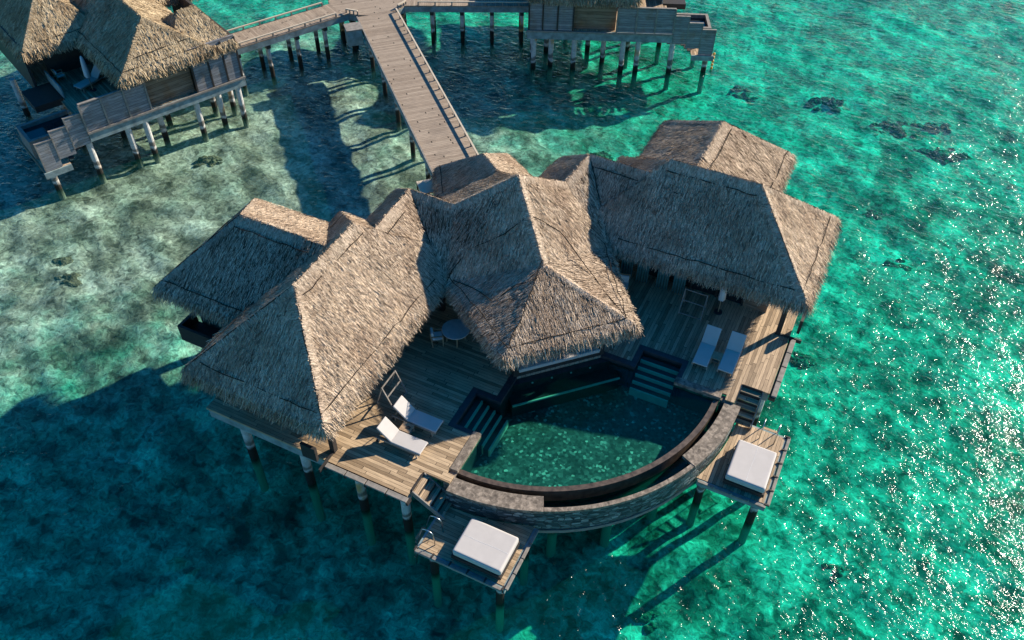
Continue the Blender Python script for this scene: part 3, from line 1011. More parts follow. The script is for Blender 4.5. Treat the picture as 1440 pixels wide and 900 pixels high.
# ================================================================== SWIM PLATFORMS, STAIRS, DAYBEDS, LADDERS
ZP = 1.81
for T, side in ((None, 'lower left'), (MIR, 'right')):
    L = T is None
    base = (-7.9, -0.2, 0) if L else MIR((-7.9, -0.2, 0))
    pf = empty('swim_platform', base, 0, ('square timber platform on piles below the near curve of the pool wall' if L else 'square timber platform on piles at the right end of the pool wall'), 'platform')
    arc = [(PC[0] + 9.13 * math.cos(a), PC[1] + 9.13 * math.sin(a)) for a in np.linspace(math.radians(-67.5), math.radians(-90), 12)]
    mb = MB(T); mb.prism([(-9.65, -1.60), (-6.10, -1.60)] + [p for p in arc if p[0] > -9.65 and p[0] < -6.1] + [(-9.65, 0.46)], ZP - 0.09, ZP)
    mb.build('platform_deck', MAT['deck_x' if L else 'deck_y'], pf, world=True)
    mb = MB(T)
    mb.box(-9.7, -6.05, -1.70, -1.602, ZP - 0.36, ZP - 0.02); mb.box(-6.098, -6.0, -1.70, 1.1, ZP - 0.36, ZP - 0.02); mb.box(-9.75, -9.652, -1.7, 0.4, ZP - 0.36, ZP - 0.02)
    mb.box(-9.65, -6.1, -0.4, -0.25, ZP - 0.36, ZP - 0.1)
    mb.build('edge_beam', MAT['teal_fascia'], pf, world=True)
    mb = MB(T)
    for i in range(5):
        mb.box(-9.72 + i * 0.74, -9.72 + i * 0.74 + 0.7, -1.83, -1.705, ZP - 0.05, ZP + 0.05)
    for i in range(4):
        mb.box(-5.995, -5.88, -1.7 + i * 0.7, -1.7 + i * 0.7 + 0.66, ZP - 0.05, ZP + 0.05)
    mb.build('edge_rail', MAT['grey_wood'], pf, world=True, bevel=0.01)
    mb = MB(T)
    for i in range(6):
        mb.box(-9.76 + i * 0.735, -9.70 + i * 0.735, -1.80, -1.606, ZP + 0.0, ZP + 0.075)
    mb.build('rail_block', MAT['dark_wood'], pf, world=True)
    for x, y in ((-9.2, -1.35), (-6.35, -1.35), (-9.2, 0.4), (-6.35, 0.9)):
        mb = MB(T); mb.cyl((x, y, -3.6), (x, y, ZP - 0.36), 0.17, n=14)
        mb.build('pile', MAT['pile'], pf, world=True)
    # stair
    sb = (-10.1, 0.2, 0) if L else MIR((-10.1, 0.2, 0))
    stp = empty('wooden_stair', sb, 0, ('half-sunlit timber stair from the left deck down to the near platform' if L else 'dark shaded timber stair from the right deck down to the right platform'), 'stair')
    for i in range(5):
        x = -10.76 + i * 0.27
        z = ZD - 0.10 - i * 0.20
        mb = MB(T); mb.box(x, x + 0.27, -0.12, 0.74, z - 0.05, z)
        mb.build('tread', MAT['deck_y' if L else 'deck_x'], stp, world=True)
        mb = MB(T); mb.box(x, x + 0.02, -0.12, 0.74, z + 0.004, z + 0.14)
        mb.build('riser', MAT['dark_wood'], stp, world=True)
    for y in (-0.16, 0.77):
        mb = MB(T); mb.beam((-10.76, y, ZD - 0.08), (-9.38, y, ZP + 0.06), 0.05, 0.26)
        mb.build('stringer', MAT['grey_wood'], stp, world=True)
    mb = MB(T); mb.box(-10.76, -10.72, -0.13, 0.74, ZD - 0.3, ZD + 0.02)
    mb.build('head_board', MAT['dark_wood'], stp, world=True)
    # daybed
    bb = (-7.28, -0.68, ZP) if L else MIR((-7.28, -0.68, ZP))
    bed = empty('daybed', bb, 0, ('wide white daybed on the platform at the near curve of the pool' if L else 'wide white daybed on the platform at the right end of the pool'), 'daybed')
    mb = MB(T); mb.box(-8.32, -6.26, -1.50, 0.15, ZP + 0.10, ZP + 0.30)
    mb.build('bed_frame', MAT['dark_wood'], bed, world=True)
    for x, y in ((-8.2, -1.4), (-6.4, -1.4), (-8.2, 0.04), (-6.4, 0.04)):
        mb = MB(T); mb.box(x - 0.06, x + 0.06, y - 0.06, y + 0.06, ZP, ZP + 0.10)
        mb.build('bed_leg', MAT['dark_wood'], bed, world=True)
    mb = MB(T); mb.box(-8.29, -6.28, -1.475, 0.125, ZP + 0.304, ZP + 0.63)
    mat_ = mb.build('mattress', MAT['cushion'], bed, world=True, bevel=0.09, seg=4, smooth=False)
    mb = MB(T)
    mb.tube([(-8.2, -0.68, ZP + 0.628), (-7.6, -0.70, ZP + 0.628), (-6.9, -0.67, ZP + 0.628), (-6.37, -0.68, ZP + 0.628)], 0.007, 5)
    mb.build('seam', MAT['white'], mat_, world=True)
    # ladder into the sea with hooped handrails
    lb = (-9.85, -0.9, 0) if L else MIR((-9.85, -0.9, 0))
    lad = empty('swim_ladder', lb, 0, ('steel swim ladder with hooped handrails on the left edge of the near platform' if L else 'steel swim ladder with hooped handrails beside the right daybed'), 'ladder')
    for y in (-1.25, -0.62):
        mb = MB(T)
        pts = [(-9.15, y, ZP), (-9.18, y, ZP + 0.55)] + [(-9.45 + 0.27 * math.cos(a), y, ZP + 0.62 + 0.22 * math.sin(a)) for a in np.linspace(0.1, math.pi - 0.4, 7)] + [(-9.85, y, ZP + 0.1), (-10.0, y, ZP - 0.8), (-10.15, y, -0.5)]
        mb.tube(pts, 0.022, 8)
        mb.build('handrail', MAT['steel'], lad, world=True, smooth=True)
    for i in range(6):
        z = ZP - 0.25 - i * 0.3
        mb = MB(T); mb.box(-10.06 - i * 0.03, -9.94 - i * 0.03, -1.23, -0.64, z, z + 0.035)
        mb.build('rung', MAT['teak'], lad, world=True)

# ================================================================== LOUNGERS
def make_lounger():
    r = empty('sun_lounger', (0, 0, 0), 0, 'x', 'sun lounger')
    mb = MB()
    for y in (-0.32, 0.32):
        mb.beam((-1.02, y, 0.26), (1.02, y, 0.26), 0.05, 0.07)
    for x in np.linspace(-0.2, 0.95, 9):
        mb.box(x - 0.035, x + 0.035, -0.29, 0.29, 0.262, 0.285)
    mb.build('frame', MAT['teak_grey'], r)
    for x in (-0.85, 0.82):
        for y in (-0.32, 0.32):
            MB().beam((x, y, 0.226), (x - 0.05 * (1 if x < 0 else -1), y, 0.0), 0.055, 0.05).build('leg', MAT['teak_grey'], r)
    th = math.radians(43)
    hx = -0.33
    d = np.array([-math.cos(th), 0, math.sin(th)]); nn = np.array([math.sin(th), 0, math.cos(th)])
    mb = MB()
    for y in (-0.29, 0.29):
        a = np.array([hx, y, 0.29]); mb.beam(a, a + d * 0.78, 0.04, 0.035, tuple(nn))
    for t in (0.15, 0.32, 0.49, 0.66, 0.76):
        a = np.array([hx, -0.28, 0.29]) + d * t
        mb.beam(a, a + np.array([0, 0.56, 0]), 0.06, 0.02, tuple(nn))
    for y in (-0.22, 0.22):
        a = np.array([hx, y, 0.28]) + d * 0.55
        mb.beam(a, (-0.92, y, 0.27), 0.03, 0.03)
    mb.build('backrest', MAT['teak_grey'], r)
    mb = MB().box(hx, 1.02, -0.33, 0.33, 0.288, 0.365)
    seat = mb.build('seat_pad', MAT['cushion'], r, bevel=0.03, seg=3)
    mb = MB()
    a = np.array([hx, 0, 0.31])
    vs = []
    for t in (0.02, 0.84):
        for y in (-0.33, 0.33):
            for h in (0.0, 0.08):
                vs.append(tuple(a + d * t + nn * h + np.array([0, y, 0])))
    mb.add(vs, [(0, 1, 3, 2), (4, 6, 7, 5), (0, 4, 5, 1), (2, 3, 7, 6), (1, 5, 7, 3), (0, 2, 6, 4)])
    mb.build('back_pad', MAT['cushion'], r, bevel=0.028, seg=3)
    for y in (-0.32, 0.32):
        MB().cyl((-0.95, y - 0.03, 0.07), (-0.95, y + 0.03, 0.07), 0.07, n=14).build('wheel', MAT['dark_wood'], r)
    return r
lounger = make_lounger()
GL = 'white sun loungers on the decks'
lounger.location = (-12.18, 1.58, ZD); tag(lounger, 'sunlit white sun lounger on the left deck, nearest the deck edge', 'sun lounger', GL)
def mloc(p): q = MIR(p); return q
dup(lounger, (-12.16, 2.80, ZD), math.radians(0), 'half-shaded white sun lounger on the left deck, between side table and pool steps', GL)
# on the right deck heads point towards the villa: +x of the lounger -> -y
dup(lounger, mloc((-11.75, 2.72, ZD)), -math.pi / 2, 'white sun lounger in shade on the right deck, nearer the pool', GL)
dup(lounger, mloc((-11.85, 1.62, ZD)), -math.pi / 2, 'white sun lounger on the right deck, beside the sunlit strip and outer rail', GL)

def make_side_table():
    r = empty('side_table', (0, 0, 0), 0, 'x', 'side table')
    mb = MB()
    for i in range(5):
        mb.box(-0.24 + i * 0.097, -0.24 + i * 0.097 + 0.09, -0.22, 0.22, 0.33, 0.36)
    mb.build('tabletop', MAT['teak'], r)
    for x in (-0.2, 0.2):
        for y in (-0.18, 0.18):
            MB().box(x - 0.025, x + 0.025, y - 0.025, y + 0.025, 0, 0.329).build('leg', MAT['teak_grey'], r)
    MB().box(-0.2, 0.2, -0.16, 0.16, 0.12, 0.14).build('shelf', MAT['teak_grey'], r)
    return r
st_ = make_side_table()
st_.location = (-12.30, 2.17, ZD); tag(st_, 'small slatted teak side table between the two loungers on the left deck', 'side table', 'teak side tables')
dup(st_, mloc((-11.55, 2.17, ZD)), -math.pi / 2, 'small slatted teak side table between the two loungers on the right deck', 'teak side tables')
bk = MB().box(-12.30, -12.14, 2.13, 2.24, ZD + 0.362, ZD + 0.39).build('book', MAT['dark_wood'], None)
tag(bk, 'small dark folder lying on the left side table', 'book')

# ================================================================== DINING SETS
def make_dining_chair():
    r = empty('dining_chair', (0, 0, 0), 0, 'x', 'chair')
    MB().box(-0.25, 0.25, -0.25, 0.25, 0.40, 0.44).build('seat', MAT['teak_grey'], r, bevel=0.01)
    MB().box(-0.23, 0.23, -0.23, 0.23, 0.444, 0.50).build('seat_pad', MAT['white'], r, bevel=0.025)
    for x in (-0.23, 0.23):
        for y in (-0.23, 0.23):
            top = 0.86 if x < 0 else 0.63
            MB().beam((x, y, 0), (x - (0.08 if x < 0 else 0), y, top), 0.045, 0.045, (0, 1, 0)).build('leg', MAT['teak'], r)
    mb = MB()
    for y in (-0.24, 0.24):
        mb.beam((-0.28, y, 0.64), (0.25, y, 0.64), 0.05, 0.03)
    mb.build('armrest', MAT['teak'], r)
    mb = MB()
    mb.beam((-0.31, -0.24, 0.84), (-0.31, 0.24, 0.84), 0.04, 0.07)
    for y in (-0.12, 0, 0.12):
        mb.beam((-0.30, y, 0.82), (-0.25, y, 0.44), 0.04, 0.02)
    mb.build('backrest', MAT['teak'], r)
    mb = MB(); mb.add([(-0.25, -0.2, 0.5), (-0.25, 0.2, 0.5), (-0.29, 0.2, 0.84), (-0.29, -0.2, 0.84), (-0.13, -0.2, 0.5), (-0.13, 0.2, 0.5), (-0.19, 0.2, 0.84), (-0.19, -0.2, 0.84)],
                    [(0, 1, 2, 3), (4, 7, 6, 5), (0, 4, 5, 1), (1, 5, 6, 2), (2, 6, 7, 3), (3, 7, 4, 0)])
    mb.build('back_cushion', MAT['white'], r, bevel=0.03)
    return r
def make_dining_table():
    r = empty('dining_table', (0, 0, 0), 0, 'x', 'table')
    n = 36
    MB().prism([(0.62 * math.cos(2 * math.pi * i / n), 0.62 * math.sin(2 * math.pi * i / n)) for i in range(n)], 0.70, 0.74).build('tabletop', MAT['pale_top'], r, bevel=0.008)
    for a in range(4):
        x, y = 0.42 * math.cos(a * math.pi / 2 + 0.6), 0.42 * math.sin(a * math.pi / 2 + 0.6)
        MB().beam((x, y, 0.0), (x * 0.9, y * 0.9, 0.70), 0.055, 0.055, (0, 1, 0)).build('leg', MAT['teak'], r)
    return r
dt = make_dining_table(); dt.location = (-12.95, 7.55, ZD)
tag(dt, 'round grey dining table in the nook under the left thatch', 'table')
ch = make_dining_chair()
GC = 'teak dining chairs with white cushions'
ch.location = (-13.62, 7.05, ZD); ch.rotation_euler = (0, 0, math.radians(35))
tag(ch, 'teak dining chair left of the round table, beside the sunlit thatch fringe', 'chair', GC)
dup(ch, (-13.0, 8.40, ZD), math.radians(-85), 'teak dining chair behind the round table, under the central thatch', GC)
dup(dt, mloc((-12.95, 7.7, ZD)), 0.3, 'round dining table hidden behind the central thatch on the right deck')
dup(ch, mloc((-13.85, 7.40, ZD)), math.radians(-75), 'dining chair with white cushion at the right deck, by the curtained doors', GC)

# ================================================================== TOWEL RACKS
def make_rack():
    r = empty('towel_rack', (0, 0, 0), 0, 'x', 'towel rack')
    for y in (-0.52, 0.52):
        MB().beam((0.28, y, 0.0), (-0.22, y, 1.18), 0.05, 0.05, (0, 1, 0)).build('front_post', MAT['grey_wood'], r)
        MB().beam((-0.55, y, 0.0), (-0.22, y, 1.12), 0.04, 0.04, (0, 1, 0)).build('rear_post', MAT['grey_wood'], r)
    for t in (0.04, 0.55, 0.97):
        x, z = 0.28 - 0.5 * t, 1.18 * t
        MB().beam((x, -0.52, z), (x, 0.52, z), 0.045, 0.045).build('rail', MAT['grey_wood'], r)
    return r
rk = make_rack()
rk.location = mloc((-13.95, 4.05, ZD)); rk.rotation_euler = (0, 0, -math.pi / 2)
tag(rk, 'grey timber towel rack leaning by the curtained doors of the right wing', 'towel rack', 'timber towel racks')
dup(rk, (-13.65, 3.45, ZD), 0.0, 'timber towel rack beside the sunlit fringe of the left wing', 'timber towel racks')

# folded parasol on the right deck
def folded_parasol(name, loc, label, s=1.0):
    r = empty(name, loc, 0, label, 'parasol')
    MB().cyl((0, 0, 0.06), (0, 0, 2.35 * s), 0.025, n=10).build('pole', MAT['teak'], r)
    prof = [(0.03, 2.40), (0.07, 2.3), (0.11, 2.0), (0.15, 1.5), (0.17, 1.05), (0.13, 0.95)]
    mb = MB(); n = 16
    vs = []
    for k, (rr, z) in enumerate(prof):
        for j in range(n):
            a = 2 * math.pi * j / n
            q = rr * (1 + 0.22 * math.cos(8 * a)) * s
            vs.append((q * math.cos(a), q * math.sin(a), z * s))
    fs = [(k * n + j, k * n + (j + 1) % n, (k + 1) * n + (j + 1) % n, (k + 1) * n + j) for k in range(len(prof) - 1) for j in range(n)]
    fs += [tuple(range(n))[::-1]]
    mb.add(vs, fs).build('canopy', MAT['white'], r, smooth=True)
    MB().cyl((0, 0, 0), (0, 0, 0.06), 0.19, n=20).build('base', MAT['dark_stone'], r)
    return r
folded_parasol('parasol', mloc((-14.55, 2.95, ZD)), 'folded cream parasol standing under the eave of the right wing', 0.85)

# ================================================================== BOARDWALKS
def rail_line(mb_r, mb_b, a, b, z, step=1.05):
    a, b = np.array(a, float), np.array(b, float)
    ln = np.linalg.norm(b - a); d = (b - a) / ln
    mb_r.beam((a[0], a[1], z + 0.27), (b[0], b[1], z + 0.27), 0.10, 0.07)
    n = int(ln / step)
    for i in range(n + 1):
        p = a + d * (ln * i / max(n, 1))
        MB().beam((p[0], p[1], z), (p[0], p[1], z + 0.235), 0.09, 0.09, (1, 0, 0)).build('rail_block', MAT['grey_wood'], mb_b)

def boardwalk(name, p0, p1, w, label, rails=(1,), piles=3.2, pile_rows=(-0.35, 0.35), caps=True, zz=ZD, rail_from=0.1):
    p0, p1 = np.array(p0, float), np.array(p1, float)
    ln = np.linalg.norm(p1 - p0)
    ang = math.atan2(p1[1] - p0[1], p1[0] - p0[0]) - math.pi / 2        # local y runs along the walk
    r = empty(name, (p0[0], p0[1], 0), ang, label, 'boardwalk')
    MB().box(-w / 2, w / 2, 0, ln, zz - 0.09, zz).build('walk_deck', MAT['walk'], r)
    mb = MB()
    for s in (-1, 1):
        mb.box(s * (w / 2 - 0.10), s * (w / 2 - 0.005), 0.02, ln - 0.02, zz - 0.48, zz - 0.094)
    mb.build('side_beam', MAT['teal_fascia'], r)
    mb = MB()
    for s in (-1, 1):
        if s in rails: continue
        mb.box(s * (w / 2 - 0.06), s * (w / 2 + 0.03), 0, ln, zz + 0.002, zz + 0.06)
    if mb.v: mb.build('kerb', MAT['grey_wood'], r)
    for s in rails:
        a, b = MB(), r
        rail_line(a, b, (s * (w / 2 - 0.06), rail_from), (s * (w / 2 - 0.06), ln - 0.1), zz)
        a.build('low_rail', MAT['cream_roof'], r)
    n = max(1, int(ln / piles))
    for i in range(n):
        y = ln * (i + 0.5) / n
        for s in pile_rows:
            MB().cyl((s * w, y, -3.6), (s * w, y, zz - 0.75), 0.15, n=12).build('pile', MAT['pile'], r)
        mb = MB()
        mb.box(-w * 0.48, w * 0.48, y - 0.14, y + 0.14, zz - 0.75, zz - 0.485)
        mb.build('cap_beam', MAT['dark_wood'], r)
    return r
boardwalk('boardwalk', ax(-0.03, 24.3, 0)[:2], ax(-0.16, 46.0, 0)[:2], 2.85, 'wide main boardwalk running from the large villa to the round landing', rails=(1,))
# branch walks to the neighbours
def branch(T, label):
    a, b = np.array((-34.75, 33.27)), np.array((-39.6, 23.7))
    if T: a, b = np.array(T((a[0], a[1], 0))[:2]), np.array(T((b[0], b[1], 0))[:2])
    return boardwalk('boardwalk', a, b, 2.1, label, rails=(-1, 1), piles=2.1, rail_from=2.3)
branch(None, 'narrow boardwalk from the round landing to the left neighbouring villa')
branch(MIR, 'narrow boardwalk from the round landing to the villa at the top right')
hub = empty('landing', (-34.6, 34.6, 0), math.radians(45), 'round timber landing where the boardwalks meet', 'landing')
HC = (0, 0); HR = 3.0
MB().prism([(HR * math.cos(2 * math.pi * i / 48), HR * math.sin(2 * math.pi * i / 48)) for i in range(48)], ZD - 0.10, ZD + 0.003).build('landing_deck', MAT['walk'], hub)
MB().ring(0, 0, HR - 0.09, HR - 0.01, 0, 2 * math.pi * 0.999, ZD - 0.5, ZD - 0.104, 64).build('rim_beam', MAT['teal_fascia'], hub)
for g0, g1 in ((-61, -44), (224, 241), (150, 177), (3, 30)):
    a, b = MB(), MB()
    a.ring(0, 0, HR - 0.10, HR + 0.02, math.radians(g0), math.radians(g1), ZD + 0.24, ZD + 0.32, 24)
    for t in np.linspace(g0, g1, 4):
        x, y = (HR - 0.04) * math.cos(math.radians(t)), (HR - 0.04) * math.sin(math.radians(t))
        b.beam((x, y, ZD + 0.003), (x, y, ZD + 0.238), 0.08, 0.08, (1, 0, 0))
    a.build('curved_rail', MAT['cream_roof'], hub); b.build('rail_block', MAT['grey_wood'], hub)
for t in (-90, -45, 0, 45, 180, 225):
    x, y = 2.3 * math.cos(math.radians(t)), 2.3 * math.sin(math.radians(t))
    MB().cyl((x, y, -3.6), (x, y, ZD - 0.5), 0.16, n=12).build('pile', MAT['pile'], hub)
bx = empty('service_box', (-32.85, 29.75, 0), math.radians(45), 'pale capped service cabinet at the corner of the landing and main boardwalk', 'cabinet')
MB().box(-0.5, 0.5, -0.5, 0.5, ZD - 0.9, ZD + 0.15).build('cabinet_body', MAT['teal_fascia'], bx)
MB().box(-0.55, 0.55, -0.55, 0.55, ZD + 0.152, ZD + 0.25).build('cabinet_lid', MAT['grey_wood'], bx, bevel=0.01)

# small shelter at the villa's entrance
sh = empty('entry_shelter', (-18.55, 15.05, 0), math.radians(45), 'small flat-roofed cream shelter on dark posts beside the entrance thatch', 'shelter')
MB().box(-0.5, 0.5, -0.55, 0.55, 4.45, 4.53).build('shelter_roof', MAT['cream_roof'], sh, bevel=0.01)
for x in (-0.45, 0.45):
    for y in (-0.5, 0.5):
        MB().box(x - 0.035, x + 0.035, y - 0.035, y + 0.035, ZD, 4.448).build('shelter_post', MAT['dark_wood'], sh)
MB().box(-0.6, 0.6, -0.65, 0.65, ZD - 0.10, ZD).build('shelter_floor', MAT['walk'], sh)
mb = MB(); mb.beam((-0.3, -0.2, ZD + 0.1), (0.2, 0.1, ZD + 0.95), 0.35, 0.08); mb.build('leaning_board', MAT['cream_roof'], sh)
MB().cyl((0, 0, -3.6), (0, 0, ZD - 0.1), 0.13, n=12).build('pile', MAT['pile'], sh)

# ================================================================== NEIGHBOURING VILLAS
O2 = (-39.6, 12.5, 0.0)
A2 = math.radians(66.3)
def neighbour(T, loc, rz, label):
    r = empty('overwater_villa', loc, rz, label, 'villa')
    def b(mb, name, mat, parent=r, **kw): return mb.build(name, mat, parent, **kw)
    th = lambda *a, **k: thatch(*a, parent=r, mat='thatch_gold', T=T, world=False, dens=110, fringe=75, width=(0.03, 0.07), **k)
    # main hip roof
    polys, ev, c, A, B, _ = hip_roof(2.55, 8.35, -0.35, 11.0, 5.35, 7.32, 'y', 2.35, 2.6)
    th(polys, ev, caps=[(A, B, 0.34), (lerp(c[0], A, 0.06), A, 0.2), (lerp(c[1], A, 0.06), A, 0.2)], ropes=[eave_rope(c[0], c[1], A, A, 0.12), [lerp(c[0], A, 0.3), lerp(c[1], A, 0.34)], eave_rope(c[0], c[3], A, B, 0.10)])
    # lower right roof
    polys, ev, c, A, B, _ = hip_roof(5.6, 9.75, -0.2, 4.6, 5.30, 6.95, 'x', 2.0, 1.0)
    th(polys, ev[:3], caps=[(A, B, 0.26), (lerp(c[1], B, 0.06), B, 0.2)], ropes=[eave_rope(c[0], c[1], A, B, 0.14)])
    # left roof
    polys, ev, c, A, B, _ = hip_roof(-0.7, 4.6, 6.0, 15.0, 5.35, 7.7, 'y', 2.7, 2.7)
    th(polys, ev, caps=[(A, B, 0.3), (lerp(c[0], A, 0.06), A, 0.2)], ropes=[eave_rope(c[0], c[1], A, A, 0.12)])
    # roof further back
    polys, ev, c, A, B, _ = hip_roof(8.0, 13.5, 7.5, 15.5, 5.3, 7.4, 'x', 2.6, 2.6)
    th(polys, ev, caps=[(A, B, 0.3)])
    # floor
    fl = MB(T); fl.prism([(0.05, 0.06), (9.85, 0.06), (9.85, 14.0), (0.3, 14.0), (0.3, 4.2), (0.05, 4.2)], ZD - 0.12, ZD)
    b(fl, 'villa_floor', 'deck_y')
    be = MB(T); be.box(-0.02, 9.9, -0.08, 0.05, ZD - 0.62, ZD - 0.02); b(be, 'edge_beam', 'teal_fascia')
    be = MB(T); be.box(-0.05, 9.95, -0.16, -0.084, ZD - 0.10, ZD + 0.02); b(be, 'edge_board', 'grey_wood')
    # screens: boarded panels with posts
    q = MB(T); q.box(0.0, 3.85, -0.05, 0.03, ZD + 0.03, 4.62); b(q, 'privacy_screen', 'panel')
    for u in (0.0, 1.25, 2.55, 3.83):
        q = MB(T); q.box(u - 0.05, u + 0.05, -0.10, 0.06, ZD + 0.03, 4.66); b(q, 'screen_post', 'grey_wood')
    q = MB(T); q.box(0.0, 3.85, -0.09, 0.07, 4.665, 4.72); b(q, 'screen_cap', 'grey_wood')
    q = MB(T); q.box(3.9, 6.75, 0.28, 0.42, ZD, 5.9); b(q, 'wall', 'brown_panel')
    q = MB(T); q.box(6.8, 9.8, -0.04, 0.10, ZD + 0.03, 5.7); b(q, 'end_screen', 'panel')
    for u in (6.8, 7.85, 8.85, 9.78):
        q = MB(T); q.box(u - 0.05, u + 0.05, -0.09, 0.05, ZD + 0.03, 5.6); b(q, 'screen_post', 'dark_wood')
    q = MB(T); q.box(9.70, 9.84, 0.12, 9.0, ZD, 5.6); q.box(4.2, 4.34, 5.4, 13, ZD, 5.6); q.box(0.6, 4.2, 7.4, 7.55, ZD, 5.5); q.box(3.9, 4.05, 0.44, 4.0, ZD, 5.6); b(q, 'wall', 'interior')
    # stepped stair screens going down to the water platform
    for i, (u0, u1, zt, zb) in enumerate(((-1.0, -0.05, 4.15, 2.20), (-1.95, -1.0, 3.70, 1.90), (-2.9, -1.95, 3.25, 1.45))):
        q = MB(T); q.box(u0, u1, -0.02, 0.06, zb, zt); b(q, 'stair_screen', 'panel')
        q = MB(T); q.box(u0 - 0.03, u1 + 0.03, -0.05, 0.09, zt, zt + 0.05); b(q, 'screen_cap', 'grey_wood')
        q = MB(T); q.box(u0 - 0.03, u0 + 0.03, -0.05, 0.085, zb, zt - 0.004); b(q, 'screen_post', 'grey_wood')
    q = MB(T); q.box(-3.0, -1.5, -0.02, 4.6, 1.30, 1.42); b(q, 'water_platform', 'deck_y')
    q = MB(T); q.box(-3.05, -1.5, -0.12, -0.025, 1.05, 1.42); b(q, 'edge_beam', 'teal_fascia')
    for i in range(6):
        q = MB(T); q.box(-0.2 - i * 0.25, 0.05 - i * 0.25, 0.1, 1.3, ZD - 0.3 - i * 0.2, ZD - 0.24 - i * 0.2); b(q, 'tread', 'dark_wood')
    # plunge pool
    q = MB(T); q.box(-2.7, 0.02, 3.55, 3.75, 1.3, 2.6); q.box(-2.9, -2.7, 1.6, 3.75, 1.3, 2.6); q.box(-2.7, 0.02, 1.6, 1.8, 1.3, 2.6); b(q, 'plunge_pool_wall', 'grey_wood')
    q = MB(T); q.box(-2.7, 0.02, 1.8, 3.55, 1.45, 2.35); b(q, 'plunge_pool', 'dark_glass')
    q = MB(T); q.box(-1.4, 0.28, 4.6, 6.9, ZD - 0.45, ZD - 0.05); b(q, 'side_deck', 'dark_wood')
    q = MB(T); q.box(-0.55, -0.40, 6.95, 14.0, ZD - 0.5, 5.6); b(q, 'side_wall', 'dark_wood')
    q = MB(T); q.box(-0.39, 0.29, 6.95, 14.0, ZD - 0.12, ZD - 0.004); b(q, 'side_floor', 'deck_y')
    q = MB(T); q.box(0.30, 0.38, 4.4, 7.0, ZD, ZD + 0.7); b(q, 'balustrade', 'teal_fascia')
    for u, v_ in ((-0.15, 0.2), (2.2, 0.2), (3.25, 0.1), (4.5, 1.3), (6.6, 0.3), (8.2, 0.6), (9.4, 0.2), (9.5, 1.9), (8.5, 2.6), (5.5, 3.0), (2.6, 3.2), (-2.6, 0.3), (-2.5, 4.0), (-1.2, 9.6), (0.6, 7.4), (0.2, 4.0), (7.0, 6), (9.5, 6)):
        q = MB(T); q.cyl((u, v_, -3.6), (u, v_, (ZD - 0.62) if u > -0.5 else 1.2 if v_ < 6 else 2.4), 0.18, n=14); b(q, 'pile', 'pale_pile')
    return r
v2 = neighbour(None, O2, A2, 'golden thatched neighbouring villa at the upper left with stepped grey screens')
o3 = (-13.35, 39.2, 0.0)
v3 = neighbour(FLIPX, o3, math.radians(23.7), 'villa at the top edge of the photo whose grey screens and piles show')
R2 = Matrix.Rotation(A2, 3, 'Z')
def at2(u, v, z): q = R2 @ Vector((u, v, 0)); return (O2[0] + q.x, O2[1] + q.y, z)
folded_parasol('parasol', at2(2.0, 4.2, ZD), 'folded white parasol on the terrace of the upper left villa', 0.95)
dup(ch, at2(0.95, 6.4, ZD), A2, 'wooden chair in shade on the terrace of the upper left villa')
dup(lounger, at2(2.2, 4.9, ZD), A2 + math.radians(200), 'blue-shaded lounger behind the folded parasol at the upper left villa')
# hanging ladder at the right neighbour's platform, drawn as beads, sunlight in the colour
R3 = Matrix.Rotation(math.radians(23.7), 3, 'Z')
def at3(u, v, z): q = R3 @ Vector((-u, v, 0)); return (o3[0] + q.x, o3[1] + q.y, z)
fl = empty('hanging_ladder', at3(-3.2, 0.6, 0), 0, 'short hanging ladder drawn as sunlit orange beads off the corner of the top right villa', 'float line')
for i in range(5):
    mb = MB(); n = 10
    zc = 1.2 - i * 0.27
    vs, fs = [], []
    for k in range(7):
        a = math.pi * k / 6
        for j in range(n):
            t = 2 * math.pi * j / n
            vs.append((0.09 * math.sin(a) * math.cos(t), 0.09 * math.sin(a) * math.sin(t), zc + 0.12 * math.cos(a)))
    fs = [(k * n + j, k * n + (j + 1) % n, (k + 1) * n + (j + 1) % n, (k + 1) * n + j) for k in range(6) for j in range(n)]
    mb.add(vs, fs).build('float', MAT['orange'], fl, smooth=True)  # bead of the hanging ladder, sunlight put into its orange
MB().cyl((0, 0, 0.0), (0, 0, 1.5), 0.012, n=6).build('line', MAT['rope'], fl)

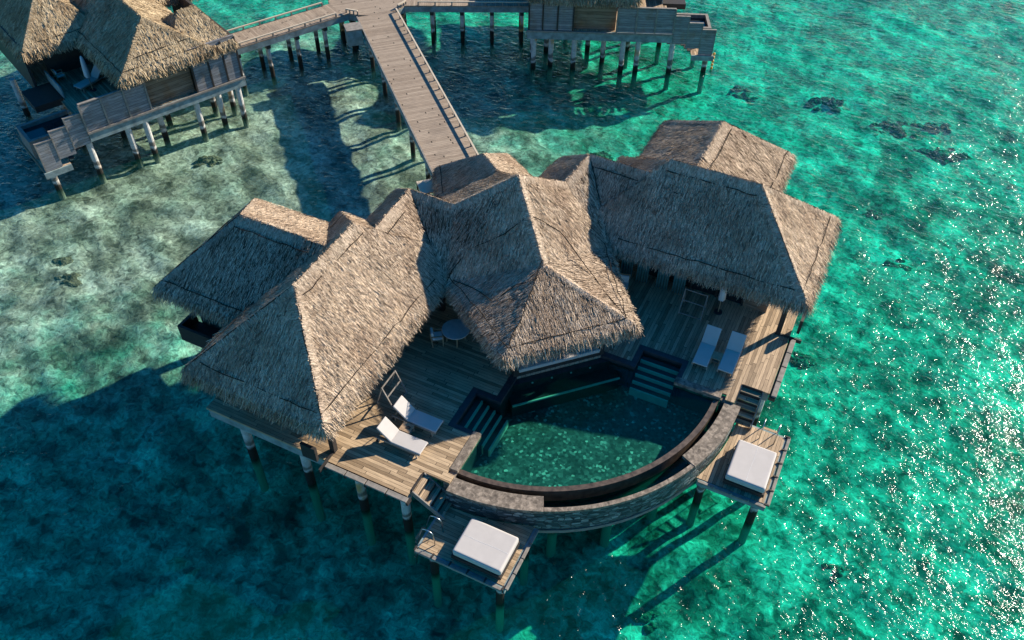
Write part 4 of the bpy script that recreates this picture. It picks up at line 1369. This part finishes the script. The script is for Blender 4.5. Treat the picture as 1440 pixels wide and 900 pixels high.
# ================================================================== CORAL HEADS
def coral(x, y, rx, ry, h, label, seed):
    r = np.random.default_rng(seed)
    mb = MB()
    n = int(8 + 8 * rx)
    zb = float(bottom(np.array([x]), np.array([y]))[0])
    for k in range(n):
        a, q = r.uniform(0, 6.28), math.sqrt(r.random())
        cx, cy = rx * q * math.cos(a), ry * q * math.sin(a)
        s0 = r.uniform(0.18, 0.44) * (1.1 - 0.5 * q)
        hh = (1.15 if zb < -1.5 else 1.0) * h * r.uniform(0.5, 1.0) * (1 - 0.5 * q)
        nu, nv = 11, 5
        ph = r.uniform(0, 6.28, 3)
        vs = []
        for i in range(nv):
            t = i / (nv - 1)
            for j in range(nu):
                b = 2 * math.pi * j / nu
                kk = 1 + 0.28 * math.sin(2 * b + ph[0]) + 0.18 * math.sin(5 * b + ph[1])
                rad = math.cos(t * math.pi / 2) ** 0.6 if t < 1 else 0.02
                vs.append((cx + s0 * kk * rad * math.cos(b) * 1.25, cy + s0 * kk * rad * math.sin(b), hh * math.sin(t * math.pi / 2) * (1 + 0.2 * math.sin(3 * b + ph[2])) - 0.12))
        mb.add(vs, [(i * nu + j, i * nu + (j + 1) % nu, (i + 1) * nu + (j + 1) % nu, (i + 1) * nu + j) for i in range(nv - 1) for j in range(nu)])
    o = mb.build('coral_head', MAT['coral'], None, smooth=True)
    o.location = (x, y, zb)
    o.rotation_euler = (0, 0, math.radians(25))
    return tag(o, label, 'coral', 'dark coral heads under the lagoon')
coral(-8.2, 41.5, 1.0, 1.1, 0.5, 'dark round coral head right of the top right villa piles', 1)
coral(-2.4, 42.9, 1.2, 1.1, 0.6, 'brown-topped coral head under the water between two dark patches at upper right', 2)
coral(3.4, 42.6, 3.0, 1.0, 0.45, 'widest dark coral patch near the right edge of the photo', 3)
coral(5.5, 40.2, 2.4, 0.8, 0.4, 'long dark coral streak just below the widest patch', 4)
coral(1.3, 17.9, 0.7, 0.55, 0.4, 'dark coral head beside the corner of the right deck', 5)
coral(2.6, 31.8, 0.55, 0.5, 0.3, 'small dark coral head right of the rear right thatch', 6)
coral(4.7, 27.8, 0.65, 0.55, 0.3, 'dark coral head beyond the corner of the right wing thatch', 7)
coral(-35.6, 16.9, 0.9, 0.6, 0.45, 'yellowish-topped coral head in front of the upper left villa', 8)
coral(-36.8, 6.1, 0.5, 0.4, 0.3, 'upper of two small coral lumps on the pale sand at left', 9)
coral(-35.3, 5.1, 0.55, 0.5, 0.3, 'lower of two small coral lumps on the pale sand at left', 10)
coral(-1.0, 1.3, 0.6, 0.5, 0.4, 'dark coral head in the lit green water below the pool wall', 11)
coral(-14.3, 29.4, 0.6, 0.5, 0.35, 'coral head beyond the central thatch near the top right villa', 12)
coral(5.2, 6.6, 0.5, 0.45, 0.3, 'dark coral head at the lower right among the sun glints', 13)
